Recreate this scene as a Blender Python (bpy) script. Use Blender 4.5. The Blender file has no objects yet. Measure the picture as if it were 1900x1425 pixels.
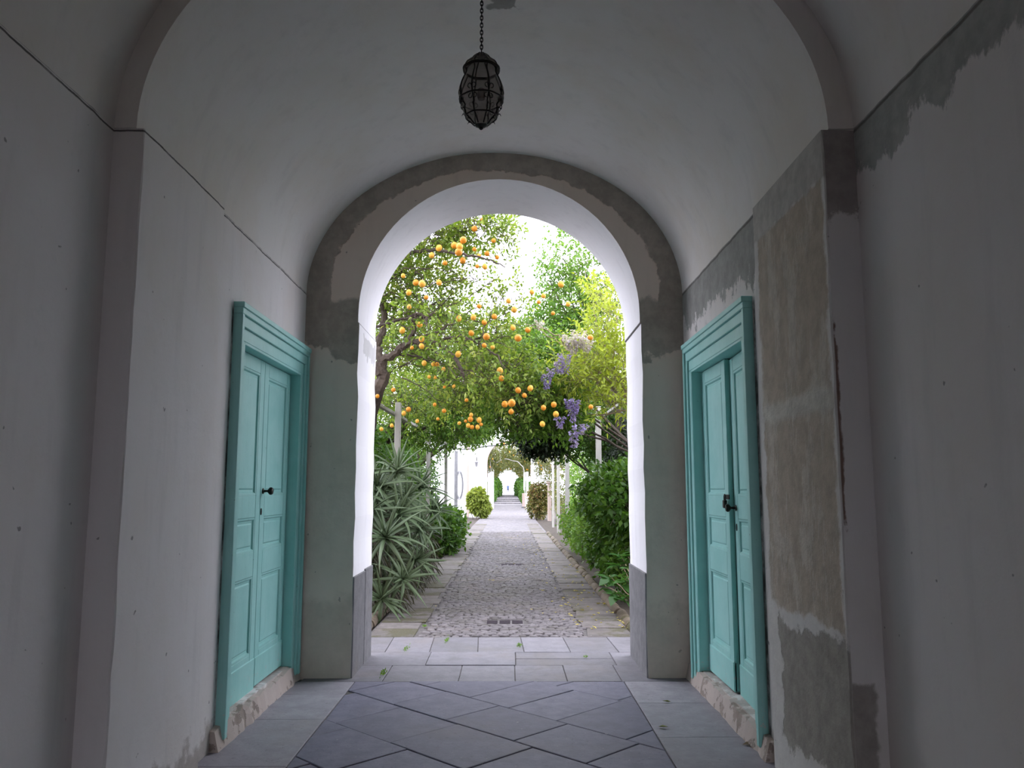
import bpy, bmesh, math, random
import numpy as np
from mathutils import Vector, Matrix

random.seed(7); RNG = np.random.default_rng(11)
S = bpy.context.scene
COL = S.collection
PI = math.pi

# ------------------------------------------------------------------ camera
EYE = Vector((0, 0, 1.6)); F = 1500.0
PITCH = math.atan(195 / F); YAW = math.atan(7 / F)
cam_d = bpy.data.cameras.new('camera'); cam = bpy.data.objects.new('camera', cam_d); COL.objects.link(cam)
cam_d.sensor_width = 36.0; cam_d.lens = 36.0 * F / 1900.0; cam_d.clip_end = 1000
cam.location = EYE; cam.rotation_euler = (PI / 2 + PITCH, 0, -YAW)
S.camera = cam

# ------------------------------------------------------------------ sky and exposure (bright overcast day)
SKY = 6.2
w = bpy.data.worlds.new('overcast_sky'); S.world = w; w.use_nodes = True
bgn = w.node_tree.nodes['Background']
bgn.inputs[0].default_value = (0.87, 0.875, 1.0, 1); bgn.inputs[1].default_value = SKY
vs = S.view_settings
vs.view_transform = 'Standard'; vs.look = 'None'; vs.exposure = 0.0; vs.gamma = 1.0; vs.use_curve_mapping = False

# ------------------------------------------------------------------ photo geometry helper: pixel + distance -> place
def P(u, v, d):
    a = (u - 950) / F; b = (712.5 - v) / F
    c, s = math.cos(PITCH), math.sin(PITCH)
    X, Y, Z = a, c - b * s, s + b * c
    cy, sy = math.cos(YAW), math.sin(YAW)
    X, Y = X * cy + Y * sy, -X * sy + Y * cy
    k = d / Y
    return Vector((X * k, d, 1.6 + Z * k))

# ------------------------------------------------------------------ node expression helper
class X:
    def __init__(s, nb, k): s.nb = nb; s.k = k
    def _m(s, op, *o): return s.nb.math(op, s, *o)
    def __add__(s, o): return s._m('ADD', o)
    __radd__ = __add__
    def __sub__(s, o): return s._m('SUBTRACT', o)
    def __rsub__(s, o): return s.nb.math('SUBTRACT', o, s)
    def __mul__(s, o): return s._m('MULTIPLY', o)
    __rmul__ = __mul__
    def mn(s, o): return s._m('MINIMUM', o)
    def mx(s, o): return s._m('MAXIMUM', o)
    def ab(s): return s._m('ABSOLUTE')
    def step(s, lo, hi):
        n = s.nb.new('ShaderNodeMapRange'); n.interpolation_type = 'SMOOTHSTEP'
        s.nb.put(n.inputs[0], s); n.inputs[1].default_value = lo; n.inputs[2].default_value = hi
        return X(s.nb, n.outputs[0])

class NB:
    def __init__(self, name):
        m = bpy.data.materials.new(name); m.use_nodes = True
        self.m = m; self.t = m.node_tree; self.b = self.t.nodes['Principled BSDF']; self.pos = None
    def new(self, t): return self.t.nodes.new(t)
    def put(self, sock, v):
        if isinstance(v, X): self.t.links.new(v.k, sock)
        elif isinstance(v, (tuple, list)): sock.default_value = (*v, 1) if len(v) == 3 else v
        else: sock.default_value = v
    def math(self, op, *a):
        n = self.new('ShaderNodeMath'); n.operation = op
        for i, v in enumerate(a): self.put(n.inputs[i], v)
        return X(self, n.outputs[0])
    def xyz(self):
        if not self.pos:
            g = self.new('ShaderNodeNewGeometry'); sp = self.new('ShaderNodeSeparateXYZ')
            self.t.links.new(g.outputs['Position'], sp.inputs[0]); self.g = g
            self.pos = [X(self, sp.outputs[i]) for i in range(3)]
        return self.pos
    def noise(self, scale, detail=4, rough=.6, stretch=None, off=0):
        self.xyz(); n = self.new('ShaderNodeTexNoise')
        n.inputs['Scale'].default_value = scale; n.inputs['Detail'].default_value = detail; n.inputs['Roughness'].default_value = rough
        mp = self.new('ShaderNodeMapping'); self.t.links.new(self.g.outputs['Position'], mp.inputs[0])
        if stretch: mp.inputs['Scale'].default_value = stretch
        mp.inputs['Location'].default_value = (off, off * .7, off * .3)
        self.t.links.new(mp.outputs[0], n.inputs['Vector'])
        return X(self, n.outputs[0])
    def mix(self, f, a, b):
        n = self.new('ShaderNodeMix'); n.data_type = 'RGBA'
        self.put(n.inputs[0], f); self.put(n.inputs[6], a); self.put(n.inputs[7], b)
        return X(self, n.outputs[2])
    def ramp(self, f, stops):
        n = self.new('ShaderNodeValToRGB'); self.put(n.inputs[0], f)
        e = n.color_ramp.elements
        while len(e) < len(stops): e.new(.5)
        for i, (p, c) in enumerate(stops): e[i].position = p; e[i].color = (*c, 1)
        return X(self, n.outputs[0])
    def island(self):
        self.xyz(); return X(self, self.g.outputs['Random Per Island'])
    def objrand(self):
        return X(self, self.new('ShaderNodeObjectInfo').outputs['Random'])
    def done(self, color, rough=.8, bump=None, bstr=.4, bdist=.01, spec=.3, metal=0):
        self.put(self.b.inputs['Base Color'], color); self.put(self.b.inputs['Roughness'], rough)
        self.b.inputs['Specular IOR Level'].default_value = spec; self.b.inputs['Metallic'].default_value = metal
        if bump is not None:
            n = self.new('ShaderNodeBump'); n.inputs['Strength'].default_value = bstr; n.inputs['Distance'].default_value = bdist
            self.put(n.inputs['Height'], bump); self.t.links.new(n.outputs[0], self.b.inputs['Normal'])
        return self.m

def plaster(name, base, masks=None, var=.10, rough=.9, spots=True):
    """base plaster; masks(nb,x,y,z) -> list of (mask, colour, relief)"""
    nb = NB(name); x, y, z = nb.xyz()
    n1 = nb.noise(1.3, 5); n2 = nb.noise(9, 6, .65, off=3); n3 = nb.noise(60, 3, off=7)
    st = nb.noise(3.0, 4, stretch=(2.5, 2.5, .35), off=5)
    dark = tuple(c * .72 for c in base); warm = (base[0] * .93, base[1] * .88, base[2] * .80)
    col = nb.mix(n1.step(.35, .75) * var * 5, base, warm)
    col = nb.mix(st.step(.5, .75) * .25, col, dark)
    col = nb.mix(n2.step(.55, .8) * .22, col, dark)
    h = n1 * .8 + n2 * .35 + n3 * .05
    if spots:
        sp = nb.noise(14, 2, .5, off=21).step(.735, .76)
        col = nb.mix(sp * .6, col, (.10, .09, .085))
    if masks:
        for m, c, r in masks(nb, x, y, z):
            mott = nb.mix(n2.step(.3, .7) * .75, c, tuple(k * .68 for k in c))
            col = nb.mix(m, col, mott)
            h = h + m * r + m * n2 * .7
    return nb.done(col, rough, h, .55, .012, .15)

def inside(x, a, b): return (x - a).mn(b - x)

def simple(name, c, rough=.6, var=.0, scale=20, metal=0, spec=.4, bump=0):
    nb = NB(name)
    n = nb.noise(scale, 5)
    col = nb.mix(n.step(.35, .7), c, tuple(k * (1 - var) for k in c)) if var else c
    return nb.done(col, rough, n if bump else None, .5, bump or .01, spec, metal)

def leafmat(name, stops, trans=.45, rough=.42, k=.74):
    stops = [(p, tuple(v * k for v in c)) for p, c in stops]
    nb = NB(name); i = nb.island(); n = nb.noise(1.2, 2)
    col = nb.ramp(i * .75 + n.step(.3, .7) * .25, stops)
    nb.done(col, rough, spec=.35)
    tr = nb.new('ShaderNodeBsdfTranslucent'); mx = nb.new('ShaderNodeMixShader')
    br = nb.new('ShaderNodeMix'); br.data_type = 'RGBA'; br.blend_type = 'MULTIPLY'; br.inputs[0].default_value = 1
    nb.put(br.inputs[6], col); br.inputs[7].default_value = (1.25, 1.2, .55, 1)
    nb.t.links.new(br.outputs[2], tr.inputs[0]); mx.inputs[0].default_value = trans
    nb.t.links.new(nb.b.outputs[0], mx.inputs[1]); nb.t.links.new(tr.outputs[0], mx.inputs[2])
    nb.t.links.new(mx.outputs[0], nb.t.nodes['Material Output'].inputs[0])
    return nb.m

# ------------------------------------------------------------------ object helpers
def link(name, me, mat=None, parent=None):
    o = bpy.data.objects.new(name, me); COL.objects.link(o)
    if mat is not None and me is not None and not me.materials: me.materials.append(mat)
    if parent is not None: o.parent = parent
    return o
def bm_mesh(name, bm, smooth=False):
    bmesh.ops.recalc_face_normals(bm, faces=bm.faces)
    for e in bm.edges:
        if len(e.link_faces) == 2 and e.calc_face_angle(0) > .7: e.smooth = False
    me = bpy.data.meshes.new(name); bm.to_mesh(me); bm.free()
    if smooth: me.shade_smooth()
    return me
def obj(name, bm, mat, parent=None, smooth=False): return link(name, bm_mesh(name, bm, smooth), mat, parent)
def np_mesh(name, V, Fc):
    me = bpy.data.meshes.new(name)
    V = np.asarray(V, dtype=np.float32); Fc = np.asarray(Fc, dtype=np.int32)
    k = Fc.shape[1]
    me.vertices.add(len(V)); me.vertices.foreach_set('co', V.ravel())
    me.loops.add(Fc.size); me.loops.foreach_set('vertex_index', Fc.ravel())
    me.polygons.add(len(Fc)); me.polygons.foreach_set('loop_start', np.arange(0, Fc.size, k, dtype=np.int32))
    me.update(calc_edges=True); me.validate()
    return me
def struct(o, label=None, cat=None):
    o['kind'] = 'structure'
    if label: o['label'] = label
    if cat: o['category'] = cat
    return o
def tag(o, label, cat, group=None, kind=None):
    o['label'] = label; o['category'] = cat
    if group: o['group'] = group
    if kind: o['kind'] = kind
    return o
def stuff(o): o['kind'] = 'stuff'; return o
def empty(name, loc=(0, 0, 0)):
    o = bpy.data.objects.new(name, None); COL.objects.link(o); o.location = loc; o.empty_display_size = .1
    return o
def box(bm, x0, x1, y0, y1, z0, z1):
    v = [bm.verts.new(p) for p in ((x0,y0,z0),(x1,y0,z0),(x1,y1,z0),(x0,y1,z0),(x0,y0,z1),(x1,y0,z1),(x1,y1,z1),(x0,y1,z1))]
    for f in ((0,3,2,1),(4,5,6,7),(0,1,5,4),(1,2,6,5),(2,3,7,6),(3,0,4,7)): bm.faces.new([v[i] for i in f])
    return v
def bevbox(x0, x1, y0, y1, z0, z1, b=.005, seg=1):
    bm = bmesh.new(); box(bm, x0, x1, y0, y1, z0, z1)
    bmesh.ops.bevel(bm, geom=bm.edges[:], offset=b, segments=seg, affect='EDGES', profile=.5)
    return bm
def tube(bm, pts, rad, n=8, cap=True):
    pts = [Vector(p) for p in pts]; rs = rad if isinstance(rad, (list, tuple)) else [rad] * len(pts)
    rings = []; ref = None
    for i, p in enumerate(pts):
        t = (pts[min(i+1, len(pts)-1)] - pts[max(i-1, 0)]).normalized()
        if ref is None: ref = t.orthogonal().normalized()
        u = (ref - t * ref.dot(t))
        u = u.normalized() if u.length > 1e-6 else t.orthogonal().normalized()
        ref = u; v = t.cross(u)
        rings.append([bm.verts.new(p + (u * math.cos(2*PI*k/n) + v * math.sin(2*PI*k/n)) * rs[i]) for k in range(n)])
    for a, b in zip(rings, rings[1:]):
        for k in range(n): bm.faces.new((a[k], a[(k+1) % n], b[(k+1) % n], b[k]))
    if cap:
        bm.faces.new(rings[0][::-1]); bm.faces.new(rings[-1])
def smooth_path(pts, m=5, jit=0.0):
    pts = [Vector(p) for p in pts]; out = []
    for i in range(len(pts) - 1):
        p0 = pts[max(i-1, 0)]; p1 = pts[i]; p2 = pts[i+1]; p3 = pts[min(i+2, len(pts)-1)]
        for k in range(m):
            t = k / m
            q = .5 * ((2*p1) + (p2-p0)*t + (2*p0-5*p1+4*p2-p3)*t*t + (3*p1-p0-3*p2+p3)*t**3)
            if jit: q = q + Vector((random.gauss(0, jit), random.gauss(0, jit), random.gauss(0, jit)))
            out.append(q)
    out.append(pts[-1]); return out
def taper(n, a, b): return [a + (b - a) * i / (n - 1) for i in range(n)]
def lathe(bm, prof, n=24, lobes=0, amp=0.0, c=(0, 0, 0)):
    rings = []
    for r, z in prof:
        if r < 1e-5: rings.append([bm.verts.new((c[0], c[1], c[2] + z))]); continue
        rings.append([bm.verts.new((c[0] + math.cos(2*PI*k/n) * r * (1 + amp * abs(math.sin(lobes * PI * k / n)) if lobes else 1),
                                    c[1] + math.sin(2*PI*k/n) * r * (1 + amp * abs(math.sin(lobes * PI * k / n)) if lobes else 1), c[2] + z)) for k in range(n)])
    for a, b in zip(rings, rings[1:]):
        if len(a) == 1 and len(b) == 1: continue
        for k in range(n):
            k2 = (k + 1) % n
            if len(a) == 1: bm.faces.new((a[0], b[k2], b[k]))
            elif len(b) == 1: bm.faces.new((a[k], a[k2], b[0]))
            else: bm.faces.new((a[k], a[k2], b[k2], b[k]))

# ------------------------------------------------------------------ main dimensions of the passage
WL, WR = -1.83, 1.58            # inner walls
PL, PR = -1.79, 1.545           # pilaster faces
NL, NR = -1.94, 1.705           # near walls
Y0, Y1, Y2, Y3 = 3.79, 4.93, 7.17, 8.12   # pilaster front/back, arch wall front/back
ZS = 3.36
CX, VA, VB = (WL + WR) / 2, (WR - WL) / 2, 1.34
NCX, NA, NBV = (NL + NR) / 2, (NR - NL) / 2, 1.47
AX, AR, AZ = -.083, 1.272, 3.17  # the arch: centre, radius, springing
YB = -7.0

# ------------------------------------------------------------------ plaster materials
WHITE = (.82, .785, .78); GREYP = (.50, .485, .45)
def m_crack(nb, z, at=ZS, wid=.008):
    n = nb.noise(3.5, 4, off=13) - .5
    return ((z - at + n * .03).ab()).step(wid, wid * .3) * (nb.noise(2.6, 5, .7, off=17) + .12).step(.3, .62)
def masks_left(nb, x, y, z):
    n = nb.noise(5, 5, off=2) - .5
    low = (.16 + n * .5 - z).step(-.03, .05)
    edge = inside(y, 5.26, 5.32).step(-.012, .008) * inside(z, .05, 2.8).step(-.02, .02)
    return [(m_crack(nb, z, ZS - .01), (.16, .145, .14), -.6), (low * .7, (.42, .36, .32), -.7), (edge * (n + .5).step(.25, .6), (.09, .09, .085), -.8)]
M_LEFT = plaster('plaster_left', WHITE, masks_left)
M_WHITE = plaster('plaster_white', (.86, .86, .875), None, var=.04, spots=False)
M_VAULT = plaster('plaster_vault', (.81, .78, .755), lambda nb, x, y, z: [(m_crack(nb, z, ZS + .0, .006) * .6, (.16, .145, .14), -.5), ((inside(x, -.13, .07).mn(inside(y, 4.74, 4.90)) + (nb.noise(11, 5, off=5) - .5) * .16).step(0, .02) * .8, (.30, .28, .26), -.5)], var=.14, spots=False)
def masks_right(nb, x, y, z):
    n = nb.noise(4.5, 6, .65, off=31) - .5; nf = nb.noise(2.2, 5, off=43) - .5; v = nb.noise(6, 6, .68, stretch=(1, 1.1, .6), off=3) - .5
    near = (Y0 - y).step(-.01, .01); inner = (y - Y1).step(-.01, .01)
    band = (z - 3.15 + v * .38 + nf * .35).step(-.02, .02) * near                      # repaired band under the near springing
    band2 = (z - 3.02 + n * .55 + v * .5 - (y - 6.2) * .05).step(-.02, .02) * inner * (z - 2.84).step(-.01, .01)
    low = (.17 + n * .5 - z).step(-.03, .05)
    edge = inside(y, 5.07, 5.14).step(-.012, .008) * inside(z, .05, 2.8).step(-.02, .02)
    return [(band, (.47, .47, .44), .5), (band2, (.40, .395, .37), -.8), (m_crack(nb, z, ZS - .012, .012), (.22, .205, .19), -.6),
            (low * .75, (.42, .36, .32), -.7), (edge * (n + .5).step(.25, .6), (.09, .09, .085), -.8)]
M_RIGHT = plaster('plaster_right', (.77, .735, .72), masks_right)
def masks_pil(nb, x, y, z):
    n = nb.noise(5, 6, .65, off=31) - .5; v = nb.noise(6, 5, stretch=(1, 1.3, .4), off=9) - .5; nl = nb.noise(2.5, 4, off=77) - .5
    side = (PR + .012 - x).step(0, .006); ret = 1 - side
    brown = inside(z, .95, 3.14) .mn(inside(y, 3.83, 4.86)) + n * .20
    b1 = brown.step(-.015, .02) * side
    mot = (nb.noise(3.2, 7, .72, stretch=(1, 1.5, .6), off=91) - .5).step(-.02, .10)
    gap = inside(z + n * .12, 1.98, 2.10).step(-.02, .03) * side
    olow = (inside(z, .25, .86).mn(inside(y, 3.7, 4.74 )) + n * .28 + nl * .25).step(-.015, .02)
    top = (z - 2.93 + n * .5).step(-.02, .02) * ret
    lowr = (inside(z, .22, .74).mn(1.67 - x) + n * .12).step(-.01, .015) * ret
    edge = (inside(z, 1.42, 2.4) + n * .6).step(0, .05) * ret * (PR + .022 + n * .06 + v * .03 - x).step(-.004, .006)
    return [(side * .4, (.66, .63, .58), 0), (b1 * .92, (.49, .41, .325), -.6), (mot * b1 * .6, (.66, .62, .55), .25), (gap * b1 * .7, (.66, .64, .58), .3), ((z - 3.12 + n * .1).step(-.01, .02) * side, (.56, .53, .49), .4),
            (olow * side, (.40, .37, .33), -.9), (top, (.40, .36, .34), -.6), (lowr, (.40, .37, .34), -.6), (edge, (.25, .17, .14), -.8)]
M_PILR = plaster('plaster_pilaster_right', (.72, .70, .69), masks_pil)
def masks_end(nb, x, y, z):
    n = nb.noise(4.5, 6, .62, off=3) - .5; nl = nb.noise(1.7, 3, off=61) - .5; nf = nb.noise(13, 5, off=19) - .5
    dx = x - AX; dz = (z - AZ).mx(0.0)
    r = nb.math('SQRT', dx * dx + dz * dz)
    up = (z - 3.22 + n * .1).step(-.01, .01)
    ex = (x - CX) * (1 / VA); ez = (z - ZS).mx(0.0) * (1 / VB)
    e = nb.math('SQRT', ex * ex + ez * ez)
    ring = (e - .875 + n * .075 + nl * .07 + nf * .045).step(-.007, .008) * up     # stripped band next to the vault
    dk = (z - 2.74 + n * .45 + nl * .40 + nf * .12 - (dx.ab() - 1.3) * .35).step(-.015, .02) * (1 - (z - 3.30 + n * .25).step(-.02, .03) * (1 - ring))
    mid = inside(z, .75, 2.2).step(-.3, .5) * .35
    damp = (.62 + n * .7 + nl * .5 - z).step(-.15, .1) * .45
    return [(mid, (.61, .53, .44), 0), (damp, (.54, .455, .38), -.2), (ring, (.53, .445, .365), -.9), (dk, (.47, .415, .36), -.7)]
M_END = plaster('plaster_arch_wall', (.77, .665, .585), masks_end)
def masks_jamb(nb, x, y, z):
    n = nb.noise(6, 5, off=3) - .5
    l = (-.5 - x).step(-.1, .1)
    p = (inside(z, 2.84, 3.02).mn(inside(y, 7.4, 8.3)) + n * .3).step(0, .02) * l
    return [((z - 3.09 + n * .01 - (y - 7.17) * .0).ab().step(.011, .005), (.22, .21, .2), -.8), (p * .6, (.50, .49, .47), -.4)]
M_JAMB = plaster('plaster_intrados', (.81, .795, .815), masks_jamb, var=.02, spots=False)
M_BASE = plaster('plaster_wall_base', (.52, .45, .41), lambda nb, x, y, z: [((nb.noise(7, 5, off=8) - .55).step(0, .05), (.36, .30, .26), -.9)])

# ------------------------------------------------------------------ stone, wood, metal
def stone(name, c1, c2, moss=0, rough=.62, scale=7, bd=.006):
    nb = NB(name); r = nb.objrand(); n = nb.noise(scale, 7, .7); nl = nb.noise(1.1, 4, off=4); nf = nb.noise(70, 3, off=9); pit = nb.noise(38, 3, .6, off=31)
    col = nb.mix(n.step(.3, .72), c1, c2)
    col = nb.mix(r * .5, col, tuple(k * .72 for k in c1))
    col = nb.mix(nl.step(.52, .72) * .45, col, (c2[0] * .82, c2[1] * .74, c2[2] * .60))
    col = nb.mix(pit.step(.62, .7) * .5, col, tuple(k * .55 for k in c1))
    col = nb.mix(nb.noise(26, 4, off=57).step(.68, .74) * .45, col, (.42, .41, .40))
    if moss:
        mm = (nb.noise(2.3, 6, .7, off=12) + r * .16).step(.60, .68) * moss
        col = nb.mix(mm, col, nb.mix(nf.step(.3, .7), (.035, .04, .012), (.09, .08, .035)))
    return nb.done(col, rough, n * .6 + nf * .15 + pit * -.3, .6, bd, .35)
M_SLAB = stone('basalt_slab', (.147, .140, .192), (.208, .20, .268), 0, .58)
M_SIDE = stone('dusty_slab', (.28, .265, .295), (.385, .37, .40), 0, .75)
M_THRESH = stone('threshold_slab', (.165, .159, .178), (.23, .22, .245), .12, .6)
M_EDGE = stone('edge_slab', (.105, .094, .09), (.18, .162, .152), .75, .85)
M_COB = stone('cobble', (.115, .105, .112), (.225, .208, .212), .22, .75, 12)
M_PLINTH = stone('plinth_stone', (.13, .128, .135), (.21, .205, .21), 0, .7, 9, .012)
M_KERB = stone('kerb_stone', (.10, .078, .055), (.17, .135, .10), .8, .9, 10, .02)
M_JOINT = simple('joint_dirt', (.13, .12, .11), .95, .4, 30)
M_BED = simple('cobble_bed', (.13, .12, .118), .95, .4, 30)
M_SOIL = simple('garden_soil', (.06, .046, .032), .95, .5, 8, bump=.03)
def pathfar():
    nb = NB('path_far'); x, y, z = nb.xyz()
    v = nb.new('ShaderNodeTexVoronoi'); v.inputs['Scale'].default_value = 8; nb.t.links.new(nb.g.outputs['Position'], v.inputs['Vector'])
    n = nb.noise(1.5, 5)
    col = nb.mix(X(nb, v.outputs['Distance']).step(.2, .7), (.175, .162, .17), (.10, .095, .098))
    col = nb.mix(n.step(.5, .7) * .5, col, (.22, .20, .165))
    return nb.done(col, .8)
M_PATH = pathfar()
def doorpaint():
    nb = NB('turquoise_paint'); x, y, z = nb.xyz()
    n = nb.noise(4, 5); st = nb.noise(10, 5, stretch=(3, 3, .25), off=3); ch = nb.noise(28, 5, .7, off=9)
    col = nb.mix(n.step(.3, .7), (.285, .62, .58), (.345, .67, .63))
    col = nb.mix(st.step(.55, .78) * .4, col, (.21, .47, .43))
    low = (.55 - z).step(-.2, .5)
    col = nb.mix((ch + low * .10).step(.70, .74) * .9, col, (.52, .57, .53))
    col = nb.mix((nb.noise(45, 3, off=33)).step(.73, .76), col, (.08, .11, .10))
    return nb.done(col, .5, st * .5 + ch * .5, .35, .004, .4)
M_DOOR = doorpaint()
M_DARK = simple('gap_shade_paint', (.02, .02, .02), .95)  # near-black colour standing in for shade in the door gap
M_IRON = simple('wrought_iron', (.018, .016, .015), .55, .3, 40, .3)
M_BRASS = simple('dark_bronze_knob', (.02, .016, .014), .3, .3, 40, .7)
M_POSTW = plaster('post_whitewash', (.44, .425, .40), lambda nb, x, y, z: [((nb.noise(9, 5, stretch=(1, 1, .4), off=8) - .56).step(0, .08) * .7, (.38, .36, .31), -.4)], spots=False)
M_PINK = plaster('pale_pink_plaster', (.46, .37, .33), None)
M_BARK = stone('bark', (.055, .042, .034), (.125, .098, .08), 0, .9, 14, .03)
M_TWIG = simple('twig_bark', (.12, .092, .07), .9, .4, 10)
M_VINE = simple('pale_vine_wood', (.30, .24, .16), .85, .4, 12)
M_CABLE = simple('black_cable', (.012, .012, .012), .6)
M_HOSE = simple('grey_pipe', (.22, .22, .23), .5, .2, 10)

# ------------------------------------------------------------------ leaf materials
M_ORL = leafmat('citrus_leaf', [(0, (.07, .12, .02)), (.45, (.13, .21, .04)), (.8, (.23, .30, .075)), (1, (.36, .38, .13))], .5, k=1.35)
M_ORL2 = leafmat('citrus_leaf_deep', [(0, (.035, .085, .012)), (.5, (.08, .17, .024)), (.85, (.16, .27, .05)), (1, (.27, .35, .09))], .45, k=1.3)
M_LIME = leafmat('young_wisteria_leaf', [(0, (.26, .36, .03)), (.5, (.44, .54, .07)), (1, (.56, .66, .20))], .45, k=.82)
M_MIDG = leafmat('fresh_green_leaf', [(0, (.07, .16, .025)), (.5, (.13, .27, .045)), (1, (.24, .37, .09))], .45, k=1.0)
M_DEEP = leafmat('deep_green_shaded_leaf', [(0, (.008, .02, .006)), (.6, (.015, .038, .010)), (1, (.04, .07, .02))], .15)  # crown's shade put into the leaf colour; the dark ivy shares it
M_HEDGE = leafmat('hedge_leaf', [(0, (.035, .105, .014)), (.5, (.075, .19, .025)), (1, (.16, .30, .05))], .38)
M_HYD = leafmat('hydrangea_leaf', [(0, (.04, .13, .03)), (.6, (.075, .20, .045)), (1, (.13, .28, .075))], .3)
M_FARL = leafmat('far_leaf', [(0, (.08, .12, .03)), (.5, (.17, .21, .06)), (1, (.36, .33, .12))], .4)
M_RED = leafmat('bronze_leaf', [(0, (.10, .14, .03)), (.5, (.20, .21, .06)), (.8, (.32, .22, .09)), (1, (.46, .22, .16))], .3)
M_AEON = leafmat('aeonium_leaf', [(0, (.20, .28, .05)), (.6, (.34, .43, .08)), (1, (.48, .55, .14))], .3)
M_ALOE = leafmat('aloe_leaf', [(0, (.06, .11, .05)), (.5, (.115, .18, .085)), (1, (.22, .29, .155))], .12)
M_DRY = leafmat('dry_aloe_leaf', [(0, (.045, .045, .028)), (.6, (.085, .085, .05)), (1, (.15, .14, .09))], .2)
M_FALL = leafmat('fallen_leaf', [(0, (.50, .42, .09)), (1, (.66, .58, .20))], .2)
M_FALLG = simple('fallen_green_leaf', (.22, .23, .06), .6, .3, 30)
M_FALLB = simple('fallen_brown_leaf', (.26, .19, .11), .7, .3, 30)
M_ORANGE = simple('orange_peel', (.74, .29, .02), .45, .18, 14, bump=.004)
M_LEMON = simple('yellow_peel', (.80, .42, .05), .45, .18, 14, bump=.004)
M_WIS = leafmat('wisteria_petal', [(0, (.28, .22, .60)), (.5, (.42, .36, .75)), (1, (.62, .56, .86))], .35)
M_WISP = leafmat('pale_wisteria_petal', [(0, (.55, .50, .68)), (.5, (.70, .66, .78)), (1, (.86, .83, .88))], .35)

# ================================================================== THE PASSAGE
def wob(p, a=.006):
    return p + random.gauss(0, a)

# floor: joints bed plus every slab on its own
bm = bmesh.new(); box(bm, -2.7, 2.5, YB, 9.17, -.16, -.012)
floor = struct(obj('floor', bm, M_JOINT), 'grey stone slab floor of the vaulted passage', 'floor')
def clip(poly, a, b, c):            # keep a*x+b*y<=c
    out = []
    for i in range(len(poly)):
        p, q = poly[i], poly[(i+1) % len(poly)]
        dp, dq = a*p[0]+b*p[1]-c, a*q[0]+b*q[1]-c
        if dp <= 0: out.append(p)
        if (dp < 0 < dq) or (dq < 0 < dp):
            t = dp / (dp - dq); out.append((p[0]+(q[0]-p[0])*t, p[1]+(q[1]-p[1])*t))
    return out
def inset(poly, g):
    n = len(poly); out = list(poly)
    for i in range(n):
        p, q = poly[i], poly[(i+1) % n]
        ex, ey = q[0]-p[0], q[1]-p[1]; L = math.hypot(ex, ey)
        if L < 1e-6: continue
        nx, ny = ey/L, -ex/L
        out = clip(out, nx, ny, nx*p[0]+ny*p[1]-g)
        if len(out) < 3: return []
    return out
def slab(name, poly, mat, parent, g=.0035, th=.05, dz=.0035, bev=.005, base=0.0):
    A = sum(poly[i][0]*poly[(i+1) % len(poly)][1]-poly[(i+1) % len(poly)][0]*poly[i][1] for i in range(len(poly)))
    if abs(A) < .01: return
    if A < 0: poly = poly[::-1]
    a = inset(poly, g); b = inset(poly, g + bev)
    if len(a) < 3 or len(b) != len(a):
        if len(a) < 3: return
        b = a
    cx = sum(p[0] for p in a)/len(a); cy = sum(p[1] for p in a)/len(a)
    z = base + random.uniform(-dz, dz); tx, ty = random.gauss(0, dz*.5), random.gauss(0, dz*.5)
    bm = bmesh.new(); n = len(a)
    h = lambda p, o: z + o + tx*(p[0]-cx) + ty*(p[1]-cy)
    A0 = [bm.verts.new((p[0], p[1], z-th)) for p in a]; A1 = [bm.verts.new((p[0], p[1], h(p, -bev*.6))) for p in a]
    if b is not a: B1 = [bm.verts.new((p[0], p[1], h(p, 0))) for p in b]
    else: B1 = A1
    for i in range(n):
        j = (i+1) % n; bm.faces.new((A0[i], A0[j], A1[j], A1[i]))
        if B1 is not A1: bm.faces.new((A1[i], A1[j], B1[j], B1[i]))
    bm.faces.new(B1)
    return obj(name, bm, mat, parent)
# diagonal field
prow = [3.05, 3.85, 4.65, 5.47, 6.22, 7.28, 8.1]
joints = {4.65: [5.16, 6.16, 7.05, 7.9], 5.47: [4.55, 5.40, 6.35, 7.2, 8.0], 6.22: [4.7, 5.55, 6.22, 6.82, 7.6, 8.2], 3.85: [4.2, 5.0, 5.9, 6.8, 7.4], 7.28: [5.6, 6.5, 7.3]}
p = 3.05
while p > -9: p -= .8; prow.insert(0, p)
for a, b in zip(prow, prow[1:]):
    js = joints.get(a) or [-10 + k * .95 + random.uniform(-.15, .15) for k in range(20)]
    js = [js[0] - 1.1, *js, js[-1] + 1.0]
    for q0, q1 in zip(js, js[1:]):
        poly = [((s_-t)/2, (s_+t)/2) for s_, t in ((a, q0), (b, q0), (b, q1), (a, q1))]
        for e in ((1, 0, .975), (-1, 0, 1.285), (0, 1, 7.05), (0, -1, .5)): poly = clip(poly, *e) if len(poly) > 2 else poly
        if len(poly) > 2: slab('paving_slab', poly, M_SLAB, floor)
def strip(x0, x1, ys, mat, name='paving_slab', par=None, **k):
    for a, b in zip(ys, ys[1:]):
        slab(name, [(x0, a), (x1, a), (x1, b), (x0, b)], mat, par or floor, **k)
strip(-2.0, -1.285, [-1.0, .2, 1.3, 2.2, 3.1, 4.1, 4.95, 5.92, 6.62, 7.05], M_SIDE)
strip(.975, 1.75, [-1.0, .1, 1.0, 2.1, 3.0, 3.9, 4.7, 5.5, 6.35, 7.05], M_SIDE)
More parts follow.
